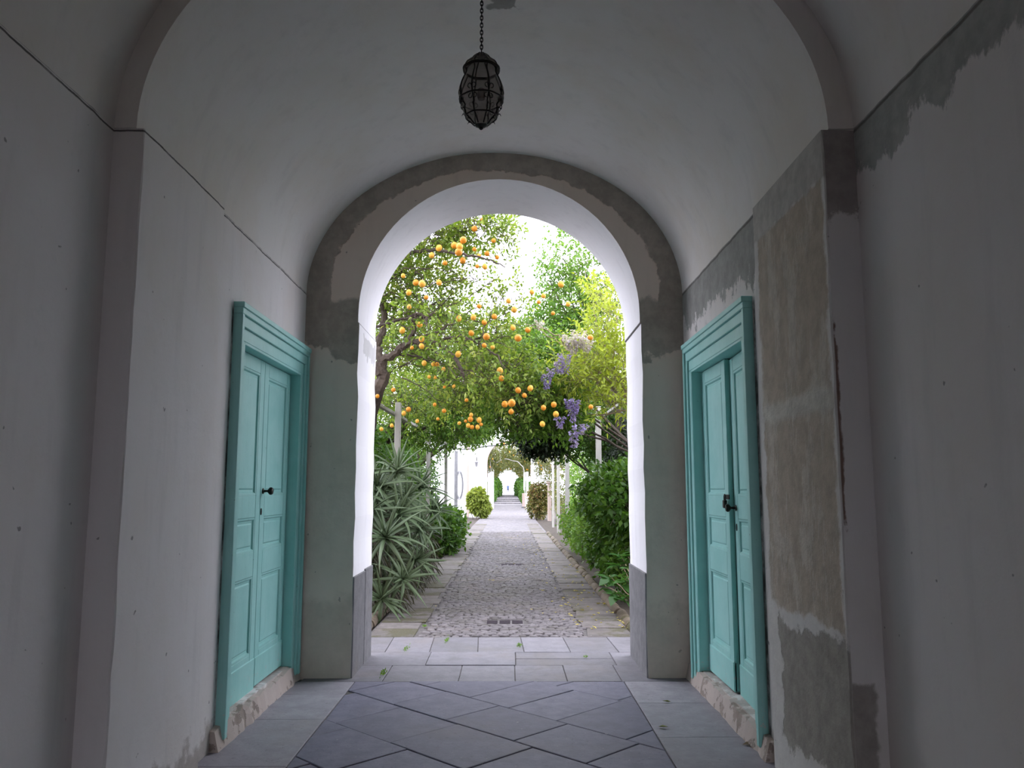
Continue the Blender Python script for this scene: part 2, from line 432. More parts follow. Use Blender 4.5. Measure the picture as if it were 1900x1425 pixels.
# threshold courses under the arch
for y0, y1, xs in ((7.05, 7.68, (-1.75, -1.06, -.42, .06, .50, .96, 1.6)), (7.68, 8.28, (-1.42, -.76, .07, 1.0, 1.42)),
                   (8.28, 9.10, (-1.62, -1.22, -.78, -.30, .16, .62, 1.10, 1.45))):
    for a, b in zip(xs, xs[1:]):
        k = .05 if y0 > 8 else 0
        slab('paving_slab', [(a, y0), (b, y0), (b - k*(.5), y1), (a - k*.5, y1)], M_THRESH, floor)
slab('paving_slab', [(.07, 7.96), (1.0, 7.96), (1.0, 7.99), (.07, 7.99)], M_THRESH, floor)

# side walls with door recesses
D1 = (5.45, 6.98); D2 = (5.28, 6.80); DT, DB = 2.60, .14
def side_wall(name, xi, xn, xo, dr, mat, label):
    bm = bmesh.new(); s = sorted
    def B(xa, xb, *r): box(bm, min(xa, xb), max(xa, xb), *r)
    B(xn, xo, YB, Y0, -.1, ZS)
    B(xi, xo, Y0 + .03, dr[0], -.1, ZS)
    B(xi, xo, dr[1], Y2 + .02, -.1, ZS)
    B(xi, xo, dr[0], dr[1], DT, ZS)
    B(xi, xo, dr[0], dr[1], -.1, DB)
    B(xi + (.35 if xo > xi else -.35), xo, dr[0], dr[1], DB, DT)
    return struct(obj(name, bm, mat), label, 'wall')
wall_l = side_wall('wall_left', WL, NL, -2.7, D1, M_LEFT, 'pale plastered wall of the passage, on the left')
wall_r = side_wall('wall_right', WR, NR, 2.5, D2, M_RIGHT, 'weathered plaster wall of the passage, on the right')
def pilaster(xf, xn, mat, par):
    bm = bmesh.new(); n = 26; rows = []
    sg = 1 if xf > 0 else -1
    for i in range(n + 1):
        z = -.02 + (ZS + .02) * i / n
        j = random.gauss(0, .004); k = random.gauss(0, .004)
        rows.append([bm.verts.new(q) for q in ((xn + sg*.06, Y0 + .0, z), (xf + j + sg*.006, Y0 + k*.4, z), (xf + j*.3, Y0 + .007 + k, z), (xf, Y1 - .01, z), (xf + sg*.01, Y1 + random.gauss(0, .004), z), (xn + sg*.06, Y1, z))])
    for a, b in zip(rows, rows[1:]):
        for k in range(5): bm.faces.new((a[k], a[k+1], b[k+1], b[k]))
    bm.faces.new(rows[-1])
    return obj('pilaster', bm, mat, par)
pilaster(PL, NL, M_LEFT, wall_l); pilaster(PR, NR, M_PILR, wall_r)
# rough wall bases under the doors
for xi, s, y0, y1, par in ((WL, 1, 5.20, 7.17, wall_l), (WR, -1, 5.0, 7.17, wall_r)):
    bm = bmesh.new(); n = 22; rows = []
    for i in range(n + 1):
        y = y0 + (y1 - y0) * i / n; d = .045 + random.gauss(0, .007); h = .125 + random.gauss(0, .009)
        rows.append([bm.verts.new(q) for q in ((xi - s*.02, y, -.01), (xi + s*(d + .02), y, -.01), (xi + s*d, y, h * .6), (xi + s*d*.75, y, h), (xi - s*.02, y, h + .01))])
    for a, b in zip(rows, rows[1:]):
        for k in range(4): bm.faces.new((a[k], a[k+1], b[k+1], b[k]))
    bm.faces.new(rows[0]); bm.faces.new(rows[-1][::-1])
    obj('wall_base', bm, M_BASE, par)

# barrel vaults
def vault(name, cx, a, b, y0, y1, mat, par=None, ny=20, nt=56):
    bm = bmesh.new(); G = []
    from mathutils import noise as mn
    for j in range(ny + 1):
        y = y0 + (y1 - y0) * j / ny; r = []
        for i in range(nt + 1):
            t = PI * i / nt; k = 1 + .006 * mn.noise(Vector((t * 2.2, y * 1.1, a))) * math.sin(t)
            r.append(bm.verts.new((cx - a * k * math.cos(t), y, ZS + b * k * math.sin(t))))
        G.append(r)
    O = [[bm.verts.new((cx - (a + .7) * math.cos(PI*i/nt), y, ZS - .02 + (b + .7) * math.sin(PI*i/nt))) for i in range(nt + 1)] for y in (y0, y1)]
    for j in range(ny):
        for i in range(nt): bm.faces.new((G[j][i], G[j][i+1], G[j+1][i+1], G[j+1][i]))
    for i in range(nt):
        bm.faces.new((O[0][i], O[0][i+1], O[1][i+1], O[1][i]))
        bm.faces.new((G[0][i], G[0][i+1], O[0][i+1], O[0][i])); bm.faces.new((G[-1][i], G[-1][i+1], O[1][i+1], O[1][i]))
    o = obj(name, bm, mat, par)
    for f in o.data.polygons: f.use_smooth = abs(f.normal.y) < .5
    return o
ceil = struct(vault('ceiling', CX, VA, VB, Y0, Y2 + .02, M_VAULT), 'smooth plastered barrel vault over the passage', 'ceiling')
vault('near_vault', NCX, NA, NBV, YB, Y0, M_VAULT, ceil)

# wall with the round arch
def arch_wall(name, cx, r, zs, jl, jr, yf, yb, x0, x1, zt, mface, mint, nt=40, jit=.003):
    prof = [(jl, -.05)] + [(jl + random.gauss(0, jit), z) for z in np.linspace(.3, zs - .12, 14)] + [(jl + .0, zs - .085), (cx - r, zs - .08), (cx - r, zs)]
    prof += [(cx - r * math.cos(PI*i/nt), zs + r * math.sin(PI*i/nt)) for i in range(1, nt)]
    prof += [(cx + r, zs), (cx + r, zs - .08), (jr, zs - .085)] + [(jr + random.gauss(0, jit), z) for z in np.linspace(zs - .12, .3, 14)] + [(jr, -.05)]
    bm = bmesh.new(); L = {}
    def outer(p):
        if p[1] <= zs: return (x0 if p[0] < cx else x1, p[1])
        dx, dz = p[0]-cx, p[1]-zs
        t = min(((x1-cx) / dx) if dx > 1e-6 else ((x0-cx) / dx if dx < -1e-6 else 1e9), (zt-zs) / dz if dz > 1e-6 else 1e9)
        return (cx + dx*t, zs + dz*t)
    fi = [bm.verts.new((p[0], yf, p[1])) for p in prof]; bi = [bm.verts.new((p[0], yb, p[1])) for p in prof]
    fo = [bm.verts.new((q[0], yf, q[1])) for q in map(outer, prof)]; bo = [bm.verts.new((q[0], yb, q[1])) for q in map(outer, prof)]
    for i in range(len(prof)-1):
        bm.faces.new((fi[i], fi[i+1], fo[i+1], fo[i])); bm.faces.new((bi[i], bi[i+1], bo[i+1], bo[i])); bm.faces.new((fo[i], fo[i+1], bo[i+1], bo[i]))
        f = bm.faces.new((fi[i], fi[i+1], bi[i+1], bi[i])); f.material_index = 1; f.smooth = prof[i][1] >= zs and prof[i+1][1] >= zs
    o = obj(name, bm, mface); o.data.materials.append(mint); return o
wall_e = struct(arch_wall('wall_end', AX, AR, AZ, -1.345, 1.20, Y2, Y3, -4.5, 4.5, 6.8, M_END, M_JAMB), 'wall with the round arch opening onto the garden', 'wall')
for (xa, xb, ya, yb, h) in ((-1.37, -1.333, Y2 + .004, 7.72, .845), (-1.37, -1.330, 7.727, Y3 + .004, .86), (1.188, 1.23, Y2 + .004, Y3 + .004, .875)):
    bm = bevbox(xa, xb, ya, yb, -.03, h, .006)
    obj('plinth_slab', bm, M_PLINTH, wall_e)
# far end of the passage behind the viewer, unseen; opening added and sized to let in light
wall_b = struct(arch_wall('wall_back', AX, .80, 2.2, AX - .80, AX + .80, YB - .8, YB, -4.5, 4.5, 6.8, M_VAULT, M_WHITE), 'unseen wall behind the viewer with an opening added for light', 'wall')

# ------------------------------------------------------------------ doors
def panel(bm, y0, y1, z0, z1, xs, fx):
    """raised-and-fielded panel ring in local door space: face at fx, recess behind"""
    pass
def make_door(name, xw, s, opening, outer, label, ajar=0.0, lean=0.0):
    """s=+1: the door faces +x (left wall); s=-1 faces -x"""
    root = empty(name, (xw, (opening[0] + opening[1]) / 2, 0)); struct(root, label, 'door')
    oy = root.location.y
    def part(nm, bm, mat, par=root): return obj(nm, bm, mat, par)
    def bx(x0, x1, y0, y1, z0, z1, b=.004):
        a, c = s*x0, s*x1
        return bevbox(min(a, c), max(a, c), y0 - oy, y1 - oy, z0, z1, b)
    o0, o1 = outer; a0, a1 = opening; ot = 2.835
    # moulded architrave: three stepped bands on each side and on top
    w0, w1, wt = a0 - o0, o1 - a1, ot - DT
    for k, (t0, t1, pr) in enumerate(((0, .30, .062), (.30, .62, .046), (.62, 1.0, .030))):
        zb = .05
        part('architrave_moulding', bx(-.09, pr, o0 + w0*t0, o0 + w0*t1, zb, ot - wt*t1), M_DOOR)
        part('architrave_moulding', bx(-.09, pr, o1 - w1*t1, o1 - w1*t0, zb, ot - wt*t1), M_DOOR)
        part('architrave_moulding', bx(-.09, pr, o0 + w0*t0, o1 - w1*t0, ot - wt*t1, ot - wt*t0), M_DOOR)
    bead = bx(-.02, .072, o0 - .004, o1 + .004, ot - .03, ot + .008); part('cornice_bead', bead, M_DOOR)
    # side jambs, and a near-black panel painting the shade behind the leaves
    for (q0, q1, z0_, z1_) in ((a0 - .001, a0 + .018, DB, DT), (a1 - .018, a1 + .001, DB, DT), (a0, a1, DT - .018, DT + .001)):
        part('jamb_lining', bx(-.32, .028, q0, q1, z0_, z1_, .002), M_DOOR)
    part('gap_shade_panel', bx(-.33, -.32, a0, a1, DB, DT), M_DARK)
    mid = (a0 + a1) / 2
    for (l0, l1, near) in ((a0 + .020, mid - .003, True), (mid + .003, a1 - .020, False)):
        lf = empty('door_leaf'); lf.parent = root
        hinge = l0 if near else l1
        lf.location = (s * -.075, hinge - oy, 0)
        def lb(x0, x1, y0, y1, z0, z1, b=.004):
            a, c = s*x0, s*x1
            return bevbox(min(a, c), max(a, c), y0 - hinge, y1 - hinge, z0, z1, b)
        zb = .12 if near else .15; zt = DT - .022; W = l1 - l0; st = .105
        part('stile', lb(-.02, .02, l0, l0 + st, zb, zt), M_DOOR, lf); part('stile', lb(-.02, .02, l1 - st, l1, zb, zt), M_DOOR, lf)
        for (z0, z1) in ((zb, .40), (.96, 1.14), (1.39, 1.555), (2.47, zt)):
            part('rail', lb(-.02, .0195, l0 + st, l1 - st, z0, z1), M_DOOR, lf)
        part('kick_board', lb(.0, .027, l0, l1, zb, .36, .006), M_DOOR, lf)
        for (z0, z1) in ((.40, .96), (1.14, 1.39), (1.555, 2.47)):
            bm = bmesh.new(); y0, y1 = l0 + st - hinge, l1 - st - hinge
            rings = []
            for d, x in ((0, .018), (.014, .016), (.022, .004), (.040, .002), (.050, .010), (.052, .010)):
                rings.append([bm.verts.new((s*x, yy, zz)) for yy, zz in ((y0 + d, z0 + d), (y1 - d, z0 + d), (y1 - d, z1 - d), (y0 + d, z1 - d))])
            for A, B in zip(rings, rings[1:]):
                for k in range(4): bm.faces.new((A[k], A[(k+1) % 4], B[(k+1) % 4], B[k]))
            bm.faces.new(rings[-1])
            part('panel', bm, M_DOOR, lf)
        if near:
            lf.rotation_euler = (lean, 0, s * ajar); lf.location.y -= .016 * (ajar > 0)
        # fittings
        if (not near and s > 0) or (near and s < 0):
            yk = (l0 + .055 if not near else l1 - .06) - hinge
            bm = bmesh.new(); prof = [(0, 0), (.022, .001), (.022, .006), (.010, .010), (.008, .035), (.014, .042), (.027, .052), (.030, .064), (.024, .076), (.0, .082)]
            lathe(bm, prof, 16); bmesh.ops.rotate(bm, verts=bm.verts, matrix=Matrix.Rotation(s*PI/2, 3, 'Y'))
            bmesh.ops.translate(bm, verts=bm.verts, vec=(s*.02, yk, 1.585 if s > 0 else 1.47))
            k = obj('door_knob', bm, M_BRASS, lf, True); k['label'] = 'small round dark door knob'
            bm = bmesh.new(); lathe(bm, [(0, .005), (.014, .004), (.016, 0)], 12); bmesh.ops.scale(bm, verts=bm.verts, vec=(1.7, 1, 1))
            bmesh.ops.rotate(bm, verts=bm.verts, matrix=Matrix.Rotation(s*PI/2, 3, 'Y')); bmesh.ops.translate(bm, verts=bm.verts, vec=(s*.021, yk + (-.03 if s > 0 else 0), 1.43 if s > 0 else 1.33))
            obj('keyhole_plate', bm, M_BRASS, lf, True)
        if not near and s < 0:
            yk = l0 + .03 - hinge
            h = part('padlock', lb(.03, .055, l0 + .005, l0 + .055, 1.46, 1.52, .006), M_IRON, lf); h['label'] = 'small dark padlock'
            bm = bmesh.new(); tube(bm, smooth_path([(s*.042, yk - .016, 1.515), (s*.042, yk - .016, 1.545), (s*.042, yk, 1.56), (s*.042, yk + .016, 1.545), (s*.042, yk + .016, 1.515)], 4), .005, 6)
            part('shackle', bm, M_IRON, lf)
            part('hasp', lb(.02, .028, l0 - .03, l0 + .09, 1.525, 1.56, .002), M_IRON, lf)
    return root
make_door('door_1', WL, 1, D1, (5.29, 7.14), 'turquoise double door with moulded frame in the left wall')
make_door('door_2', WR, -1, D2, (5.12, 6.96), 'turquoise double door standing slightly ajar in the right wall', math.radians(2.8), math.radians(-.55))

# ------------------------------------------------------------------ hanging lantern
def lantern():
    d = 4.35; c = P(893, 170, d); k = .000556; cy0 = 930
    root = empty('hanging_lantern', (c.x, c.y, 0)); tag(root, 'wrought iron cage lantern with blown smoky glass hanging on a chain', 'lantern')
    zt = lambda yz: P(893, yz / 5.48, d).z
    prof = [(0, 545), (40, 552), (80, 580), (104, 612), (118, 622), (150, 640), (178, 680), (180, 715), (166, 745), (176, 775), (205, 830), (228, 890), (236, 950), (226, 1010), (200, 1065), (180, 1092), (186, 1120), (180, 1165), (150, 1200), (118, 1225), (105, 1240), (72, 1270), (34, 1290), (0, 1296)]
    pr = [(r * k * .93, zt(y)) for r, y in prof]
    nb = NB('smoked_glass'); t = nb.t
    tr = nb.new('ShaderNodeBsdfTransparent'); tr.inputs[0].default_value = (.70, .67, .645, 1)
    mx = nb.new('ShaderNodeMixShader'); nb.done(nb.mix(nb.noise(9, 4).step(.35, .7), (.30, .28, .27), (.14, .13, .125)), .22, spec=.5); mx.inputs[0].default_value = .42
    t.links.new(tr.outputs[0], mx.inputs[1]); t.links.new(nb.b.outputs[0], mx.inputs[2]); t.links.new(mx.outputs[0], t.nodes['Material Output'].inputs[0])
    bm = bmesh.new(); lathe(bm, pr, 64, 8, .07); bmesh.ops.rotate(bm, verts=bm.verts, matrix=Matrix.Rotation(PI/8, 3, 'Z')); obj('glass_shade', bm, nb.m, root, True)
    bm = bmesh.new(); lathe(bm, [(0, zt(900)), (.018, zt(905)), (.026, zt(960)), (.02, zt(1010)), (0, zt(1020))], 14); obj('bulb', bm, simple('old_bulb', (.25, .24, .23), .2), root, True)
    for i in range(8):
        a = 2*PI*(i + .5)/8; pts = [(math.cos(a)*r*1.03, math.sin(a)*r*1.03, z) for r, z in pr if r > .02]
        bm = bmesh.new(); tube(bm, smooth_path(pts, 2), .0042, 6); obj('cage_rib', bm, M_IRON, root, True)
        # little C scrolls either side of every rib
        for sgn in (-1, 1):
            for (yc, up) in ((985, 1), (1042, -1)):
                r0 = (232 if up > 0 else 212) * k; q = []
                for m in range(14):
                    th = m / 13 * 1.6 * PI; rr = .017 * (1 - .6 * m / 13)
                    da = (.011 + rr * math.sin(th)) / r0 * sgn
                    q.append((math.cos(a + da)*r0, math.sin(a + da)*r0, zt(yc) + up * (.013 - rr * math.cos(th))))
                bm = bmesh.new(); tube(bm, q, .0024, 5); obj('scroll', bm, M_IRON, root, True)
    for y, r, th in ((705, 186, .006), (718, 184, .005), (1022, 226, .0045), (1190, 160, .0045)):
        bm = bmesh.new(); R = r*k*.97; tube(bm, [(math.cos(2*PI*i/40)*R*(1 + .03*abs(math.sin(4*2*PI*i/40))), math.sin(2*PI*i/40)*R*(1 + .03*abs(math.sin(4*2*PI*i/40))), zt(y)) for i in range(41)], th, 6, False)
        obj('ring', bm, M_IRON, root, True)
    for y0 in (1130, 1225):
        for i in range(8):
            a = 2*PI*(i + .5)/8; R = (188 if y0 == 1130 else 122) * k
            bm = bmesh.new(); tube(bm, [(math.cos(a)*R, math.sin(a)*R, zt(y0)), (math.cos(a)*(R+.010), math.sin(a)*(R+.010), zt(y0) + .004), (math.cos(a)*(R+.017), math.sin(a)*(R+.017), zt(y0) - .008)], [.004, .003, .001], 5); obj('spur', bm, M_IRON, root)
    bm = bmesh.new(); lathe(bm, [(0, zt(1325)), (.011, zt(1312)), (.013, zt(1298)), (.030, zt(1285)), (.034, zt(1278)), (0, zt(1270))], 16); obj('finial', bm, M_IRON, root, True)
    bm = bmesh.new(); lathe(bm, [(0, zt(566)), (.034, zt(572)), (.030, zt(560)), (.010, zt(548)), (.006, zt(535)), (0, zt(533))], 16); obj('cap', bm, M_IRON, root, True)
    # chain up to the vault
    ztop = ZS + VB * math.sqrt(max(0, 1 - ((c.x - CX) / VA)**2)); z = zt(538); bm = bmesh.new(); i = 0; Lk = .026
    while z < ztop - .02:
        q = []
        for m in range(13):
            t_ = 2*PI*m/12; a_, b_ = .0075*math.cos(t_), Lk*.62*math.sin(t_)
            q.append((a_ if i % 2 else 0, 0 if i % 2 else a_, z + Lk*.5 + b_))
        tube(bm, q, .0032, 5, False); z += Lk * .86; i += 1
    obj('chain', bm, M_IRON, root, True)
    bm = bmesh.new(); lathe(bm, [(0, ztop - .05), (.012, ztop - .045), (.02, ztop - .02), (.045, ztop - .004), (.045, ztop + .02)], 16); obj('ceiling_hook', bm, M_IRON, root, True)
lantern()

# ================================================================== THE GARDEN PATH
bm = bmesh.new(); box(bm, -40, 40, 9.0, 150, -.5, -.05); box(bm, -40, 40, -40, YB - .7, -.5, -.05); box(bm, -40, -2.6, YB - .7, 9.0, -.5, -.05); box(bm, 2.4, 40, YB - .7, 9.0, -.5, -.05)
struct(obj('ground', bm, M_SOIL), 'dark garden soil on both sides of the path', 'ground')
bm = bmesh.new(); box(bm, -1.56, 1.44, 9.1, 31, -.2, -.014); base_faces = None
path = struct(obj('garden_path', bm, M_BED), 'long cobbled garden path leading away from the arch', 'path')
bm = bmesh.new(); box(bm, -1.56, 1.44, 31, 90, -.2, -.004); obj('path_surface', bm, M_PATH, path)
# edge slabs
for x0, x1 in ((-1.54, -1.0), (.86, 1.38)):
    y = 9.12
    while y < 38:
        h = random.uniform(.34, .58); e = random.uniform(-.05, .05)
        slab('edge_slab', [(x0, y), (x1 + e*(x0 < 0), y), (x1 + e*(x0 < 0), y + h), (x0 - e*(x0 > 0)*1, y + h)], M_EDGE, path, .006, .06, .006, .008, .002)
        y += h
# cobbles: nearest 300 singly, the others joined
variants = []
def cobble_geo(L, W, j):
    c = [(-L/2, -W/2), (L/2, -W/2), (L/2, W/2), (-L/2, W/2)]
    c = [(a + random.uniform(-j, j), b + random.uniform(-j, j)) for a, b in c]
    V = [(a, b, -.05) for a, b in c] + [(a, b, -.006) for a, b in c] + [(a*.8, b*.8, .003 + random.uniform(-.002, .003)) for a, b in c]
    Fq = []
    for o in (0, 4):
        for k in range(4): Fq.append((o + k, o + (k+1) % 4, o + 4 + (k+1) % 4, o + 4 + k))
    Fq.append((8, 9, 10, 11)); return np.array(V), np.array(Fq)
for _ in range(8):
    V, Fq = cobble_geo(random.uniform(.085, .115), random.uniform(.070, .084), .011)
    me = np_mesh('cobblestone', V, Fq); me.materials.append(M_COB); variants.append(me)
y = 9.16; cnt = 0; VV, FF, nV = [], [], 0
GR = [(-.27, .19, 10.02, 10.28), (-.16, .30, 17.55, 17.85)]
while y < 31:
    row = .080; x = -1.0 + random.uniform(0, .08)
    while x < .86:
        W = random.uniform(.09, .125); bow = .05 * math.cos((x + .07) * 3.3)
        cx_, cy_ = x + W/2, y + bow + random.uniform(-.012, .012)
        x += W
        if any(a - .04 < cx_ < b + .04 and c - .05 < cy_ < d_ + .05 for a, b, c, d_ in GR): continue
        if x > .90: break
        z = random.uniform(-.006, .006); rz = random.gauss(0, .10)
        if cnt < 300:
            o = bpy.data.objects.new('cobblestone', random.choice(variants)); COL.objects.link(o); o.parent = path
            o.location = (cx_, cy_, z); o.rotation_euler = (random.gauss(0, .03), random.gauss(0, .03), rz); cnt += 1
        else:
            V, Fq = cobble_geo(W * .93, row * .95, .013); c_, s_ = math.cos(rz), math.sin(rz)
            V = V @ np.array([[c_, s_, 0], [-s_, c_, 0], [0, 0, 1]]) + np.array([cx_, cy_, z])
            VV.append(V); FF.append(Fq + nV); nV += 12
    y += row
stuff(link('cobblestones', np_mesh('cobblestones', np.vstack(VV), np.vstack(FF)), M_COB, path))
# drain grates let into the cobbles
for k, (a, b, c, d_) in enumerate(GR):
    g = empty('drain_grate', ((a+b)/2, (c+d_)/2, 0)); tag(g, ['dark three part drain grate in the cobbles close to the arch', 'dark drain grate farther along the cobbled path'][k], 'drain grate')
    gx, gy = (a+b)/2, (c+d_)/2; wd = (b - a) / 3
    for i in range(3):
        obj('grate_plate', bevbox(a + wd*i + .012 - gx, a + wd*(i+1) - .012 - gx, c + .02 - gy, d_ - .02 - gy, -.03, -.004, .004), simple('grate_iron%d%d' % (k, i), (.05, .042, .05), .95, .3, 30, spec=.05), g)
    obj('surround', bevbox(a - gx, b - gx, c - gy, d_ - gy, -.05, -.012, .003), simple('grate_stone%d' % k, (.17, .16, .16), .95, .3, 20), g)
# kerbs: rounded terracotta-coloured stones
def kerb(name, x, y0, y1, label, r=.075):
    root = empty(name, (x, y0, 0)); struct(root, label, 'kerb'); y = y0
    while y < y1:
        L = random.uniform(.4, .75); bm = bmesh.new(); n = 10; rows = []
        for yy in (.004, .014, L - .014, L - .004):
            q = 1 if .01 < yy < L - .01 else .93
            rows.append([bm.verts.new((r*q*math.cos(PI*k/n)*1.0, yy, -.03 + (r*1.15*q)*math.sin(PI*k/n) + .0)) for k in range(n+1)])
        for A, B in zip(rows, rows[1:]):
            for k in range(n): bm.faces.new((A[k], A[k+1], B[k+1], B[k]))
        bm.faces.new(rows[0][::-1]); bm.faces.new(rows[-1])
        o = obj('kerb_stone', bm, M_KERB, root, True); o.rotation_euler = (0, random.gauss(0, .05), random.gauss(0, .03)); o.location = (random.gauss(0, .008), y - y0, random.gauss(0, .006)); y += L
kerb('kerb_right', 1.45, 8.75, 30, 'rounded mossy kerb stones along the right edge of the path')
kerb('kerb_left', -1.66, 9.3, 13, 'rough mossy kerb stones at the foot of the aloe')
for i, (u, v, s) in enumerate(((1158, 1190, .2),)):
    q = bevbox(1.34, 1.46, 8.55, 8.95, -.03, .10, .015); tag(obj('kerb_block', q, M_EDGE), 'pale squared kerb block standing at the foot of the right jamb', 'kerb block')
# steps far away
steps = struct(empty('garden_steps', (0, 90, 0)), 'shallow stone steps rising at the far end of the path', 'steps')
for i in range(6):
    bm = bevbox(-1.56, 1.44, i*7.0, 60, -.3, .11*(i+1), .02); o = obj('step', bm, M_PATH, steps)

# ================================================================== FOLIAGE TOOLS
def unit(a): return a / np.maximum(np.linalg.norm(a, axis=-1, keepdims=True), 1e-9)
def leaves(base, axis, L, W, fold=.15, droop=.15):
    n = len(base); axis = unit(axis)
    rnd = unit(RNG.normal(size=(n, 3)) * .6 + np.array([0, 0, 1.0]))
    side = unit(np.cross(axis, rnd)); nor = np.cross(side, axis)
    L = L * RNG.uniform(.6, 1.2, (n, 1)); W = W * RNG.uniform(.7, 1.15, (n, 1))
    mid = base + axis * L * .45
    v = np.stack([base, mid + side*W*.5 + nor*W*fold, mid - side*W*.5 + nor*W*fold, base + axis*L - np.array([0, 0, 1.0]) * L * droop, mid], 1)
    f = np.array([[0, 4, 1], [0, 2, 4], [1, 4, 3], [4, 2, 3]])
    F_ = (np.arange(n)[:, None, None] * 5 + f[None]).reshape(-1, 3)
    return v.reshape(-1, 3), F_
def blob_twigs(blobs, shell=.5, up=.35, tl=.28):
    """blobs: (centre, radii, count) -> twig bases, directions, lengths"""
    B, D, T = [], [], []
    for c, r, n in blobs:
        d = unit(RNG.normal(size=(n, 3))); rad = RNG.uniform(shell**3, 1, (n, 1)) ** (1/3)
        B.append(np.array(c) + d * rad * np.array(r)); D.append(unit(d + RNG.normal(size=(n, 3)) * .7 + np.array([0, 0, up]))); T.append(RNG.uniform(.6, 1.3, n) * tl)
    return np.vstack(B), np.vstack(D), np.concatenate(T)
def twig_leaves(B, D, T, per, L, W, spread=.9, **k):
    n = len(B); t = (np.arange(per) + .5) / per
    pos = B[:, None] + D[:, None] * T[:, None, None] * t[None, :, None]
    pos = pos + RNG.normal(size=pos.shape) * .012
    r = unit(RNG.normal(size=pos.shape)); ax = D[:, None] * .55 + r * spread
    return leaves(pos.reshape(-1, 3), ax.reshape(-1, 3), L, W, **k)
def twig_mesh(B, D, T, r=.004):
    n = len(B); a = unit(np.cross(D, np.array([.3, .5, .8]))); b = np.cross(D, a); tip = B + D * T[:, None]; rt = B - D * T[:, None] * .6
    V = np.stack([rt + a*r, rt - a*r*.5 + b*r*.87, rt - a*r*.5 - b*r*.87, tip], 1).reshape(-1, 3)
    f = np.array([[0, 1, 3], [1, 2, 3], [2, 0, 3]])
    return V, (np.arange(n)[:, None, None]*4 + f[None]).reshape(-1, 3)
def foliage(root, blobs, mat, per=8, L=.08, W=.035, shell=.45, twigs=True, tmat=None, tl=.28, up=.35, spread=.9, tr=.004, fold=.15, droop=.15):
    B, D, T = blob_twigs(blobs, shell, up, tl)
    off = np.array(root.location)
    V, Fc = twig_leaves(B - off, D, T, per, L, W, spread, fold=fold, droop=droop)
    stuff(link('foliage', np_mesh('foliage', V, Fc), mat, root))
    if twigs:
        V, Fc = twig_mesh(B - off, D, T, tr); stuff(link('twigs', np_mesh('twigs', V, Fc), tmat or M_TWIG, root))
def branch(root, pts, r0, r1, mat=None, name='branch', jit=.012, n=7):
    pts = smooth_path([Vector(p) - root.location for p in pts], 5, jit); bm = bmesh.new()
    tube(bm, pts, taper(len(pts), r0, r1), n); return obj(name, bm, mat or M_BARK, root, True)
def Z1(x, y, d): return P(640 + x / 3.393, 380 + y / 3.393, d)

# fruit meshes
def fruit_mesh(name, mat, el):
    bm = bmesh.new(); prof = [(0, -1)] + [(math.sin(a) * (1 + .02*math.cos(a)), -math.cos(a) * el) for a in np.linspace(.25, PI - .25, 8)] + [(.06, el * 1.02), (0, el * .97)]
    prof[0] = (0, -el * 1.02); lathe(bm, prof, 12); me = bm_mesh(name, bm, True); me.materials.append(mat); return me
FR_O = fruit_mesh('orange_fruit', M_ORANGE, 1.03); FR_L = fruit_mesh('lemon_fruit', M_LEMON, 1.14)
def fruit(root, p, r, lemon=False):
    o = bpy.data.objects.new('citrus_fruit', FR_L if lemon else FR_O); COL.objects.link(o); o.parent = root
    o.location = Vector(p) - root.location; o.scale = (r, r, r); o.rotation_euler = (random.gauss(0, .25), random.gauss(0, .25), random.uniform(0, 6))

def blob(u, v, d, ru, rv, n, rd=None):     # a crown lump seen about (u,v), ru x rv pixels, at distance d
    k = d / F; return (tuple(P(u, v, d)), (ru*k, rd or max(ru, rv)*k, rv*k), n)

# ------------------------------------------------------------------ orange tree on the left, nearest
tA = empty('orange_tree', (-2.45, 13.0, 0)); tag(tA, 'gnarled orange tree with crooked bare boughs, nearest to the arch on the left', 'tree', 'citrus trees')
d = 12.0
branch(tA, [(-2.45, 13.0, -.05), (-2.35, 12.9, 1.2), (-2.25, 12.8, 2.3), Z1(195, 1200, d), Z1(240, 1095, d), Z1(225, 1040, d), Z1(232, 985, d)], .125, .085, name='trunk')
branch(tA, [Z1(232, 985, d), Z1(330, 925, d-.1), Z1(400, 872, d-.2), Z1(490, 858, d-.3), Z1(585, 875, d-.5), Z1(690, 960, d-.6), Z1(735, 1040, d-.7), Z1(752, 1100, d-.7)], .062, .016)
branch(tA, [Z1(350, 915, d-.1), Z1(400, 860, d-.2), Z1(432, 790, d-.3), Z1(436, 715, d-.4), Z1(465, 690, d-.4), Z1(500, 705, d-.4), Z1(520, 770, d-.5), Z1(535, 815, d-.5)], .04, .022)
branch(tA, [Z1(120, 800, d-.6), Z1(215, 765, d-.5), Z1(330, 728, d-.5), Z1(460, 692, d-.4)], .026, .018)
branch(tA, [Z1(232, 985, d), Z1(205, 900, d+.1), Z1(235, 800, d+.2), Z1(245, 690, d+.3), Z1(215, 580, d+.3), Z1(255, 470, d+.2), Z1(345, 330, d)], .062, .035)
branch(tA, [Z1(330, 345, d), Z1(440, 290, d-.5), Z1(600, 292, d-.9), Z1(750, 312, d-1.2), Z1(900, 345, d-1.3), Z1(1010, 395, d-1.3)], .032, .007)
branch(tA, [Z1(585, 875, d-.5), Z1(690, 830, d-.6), Z1(800, 850, d-.7), Z1(880, 900, d-.8), Z1(960, 960, d-.9), Z1(1010, 1030, d-1)], .026, .008)
branch(tA, [Z1(500, 815, d-.5), Z1(600, 790, d-.7), Z1(670, 745, d-.8), Z1(720, 690, d-.9)], .016, .006)
branch(tA, [Z1(330, 945, d-.1), Z1(420, 950, d), Z1(560, 990, d+.3), Z1(640, 1050, d+.3)], .02, .006)
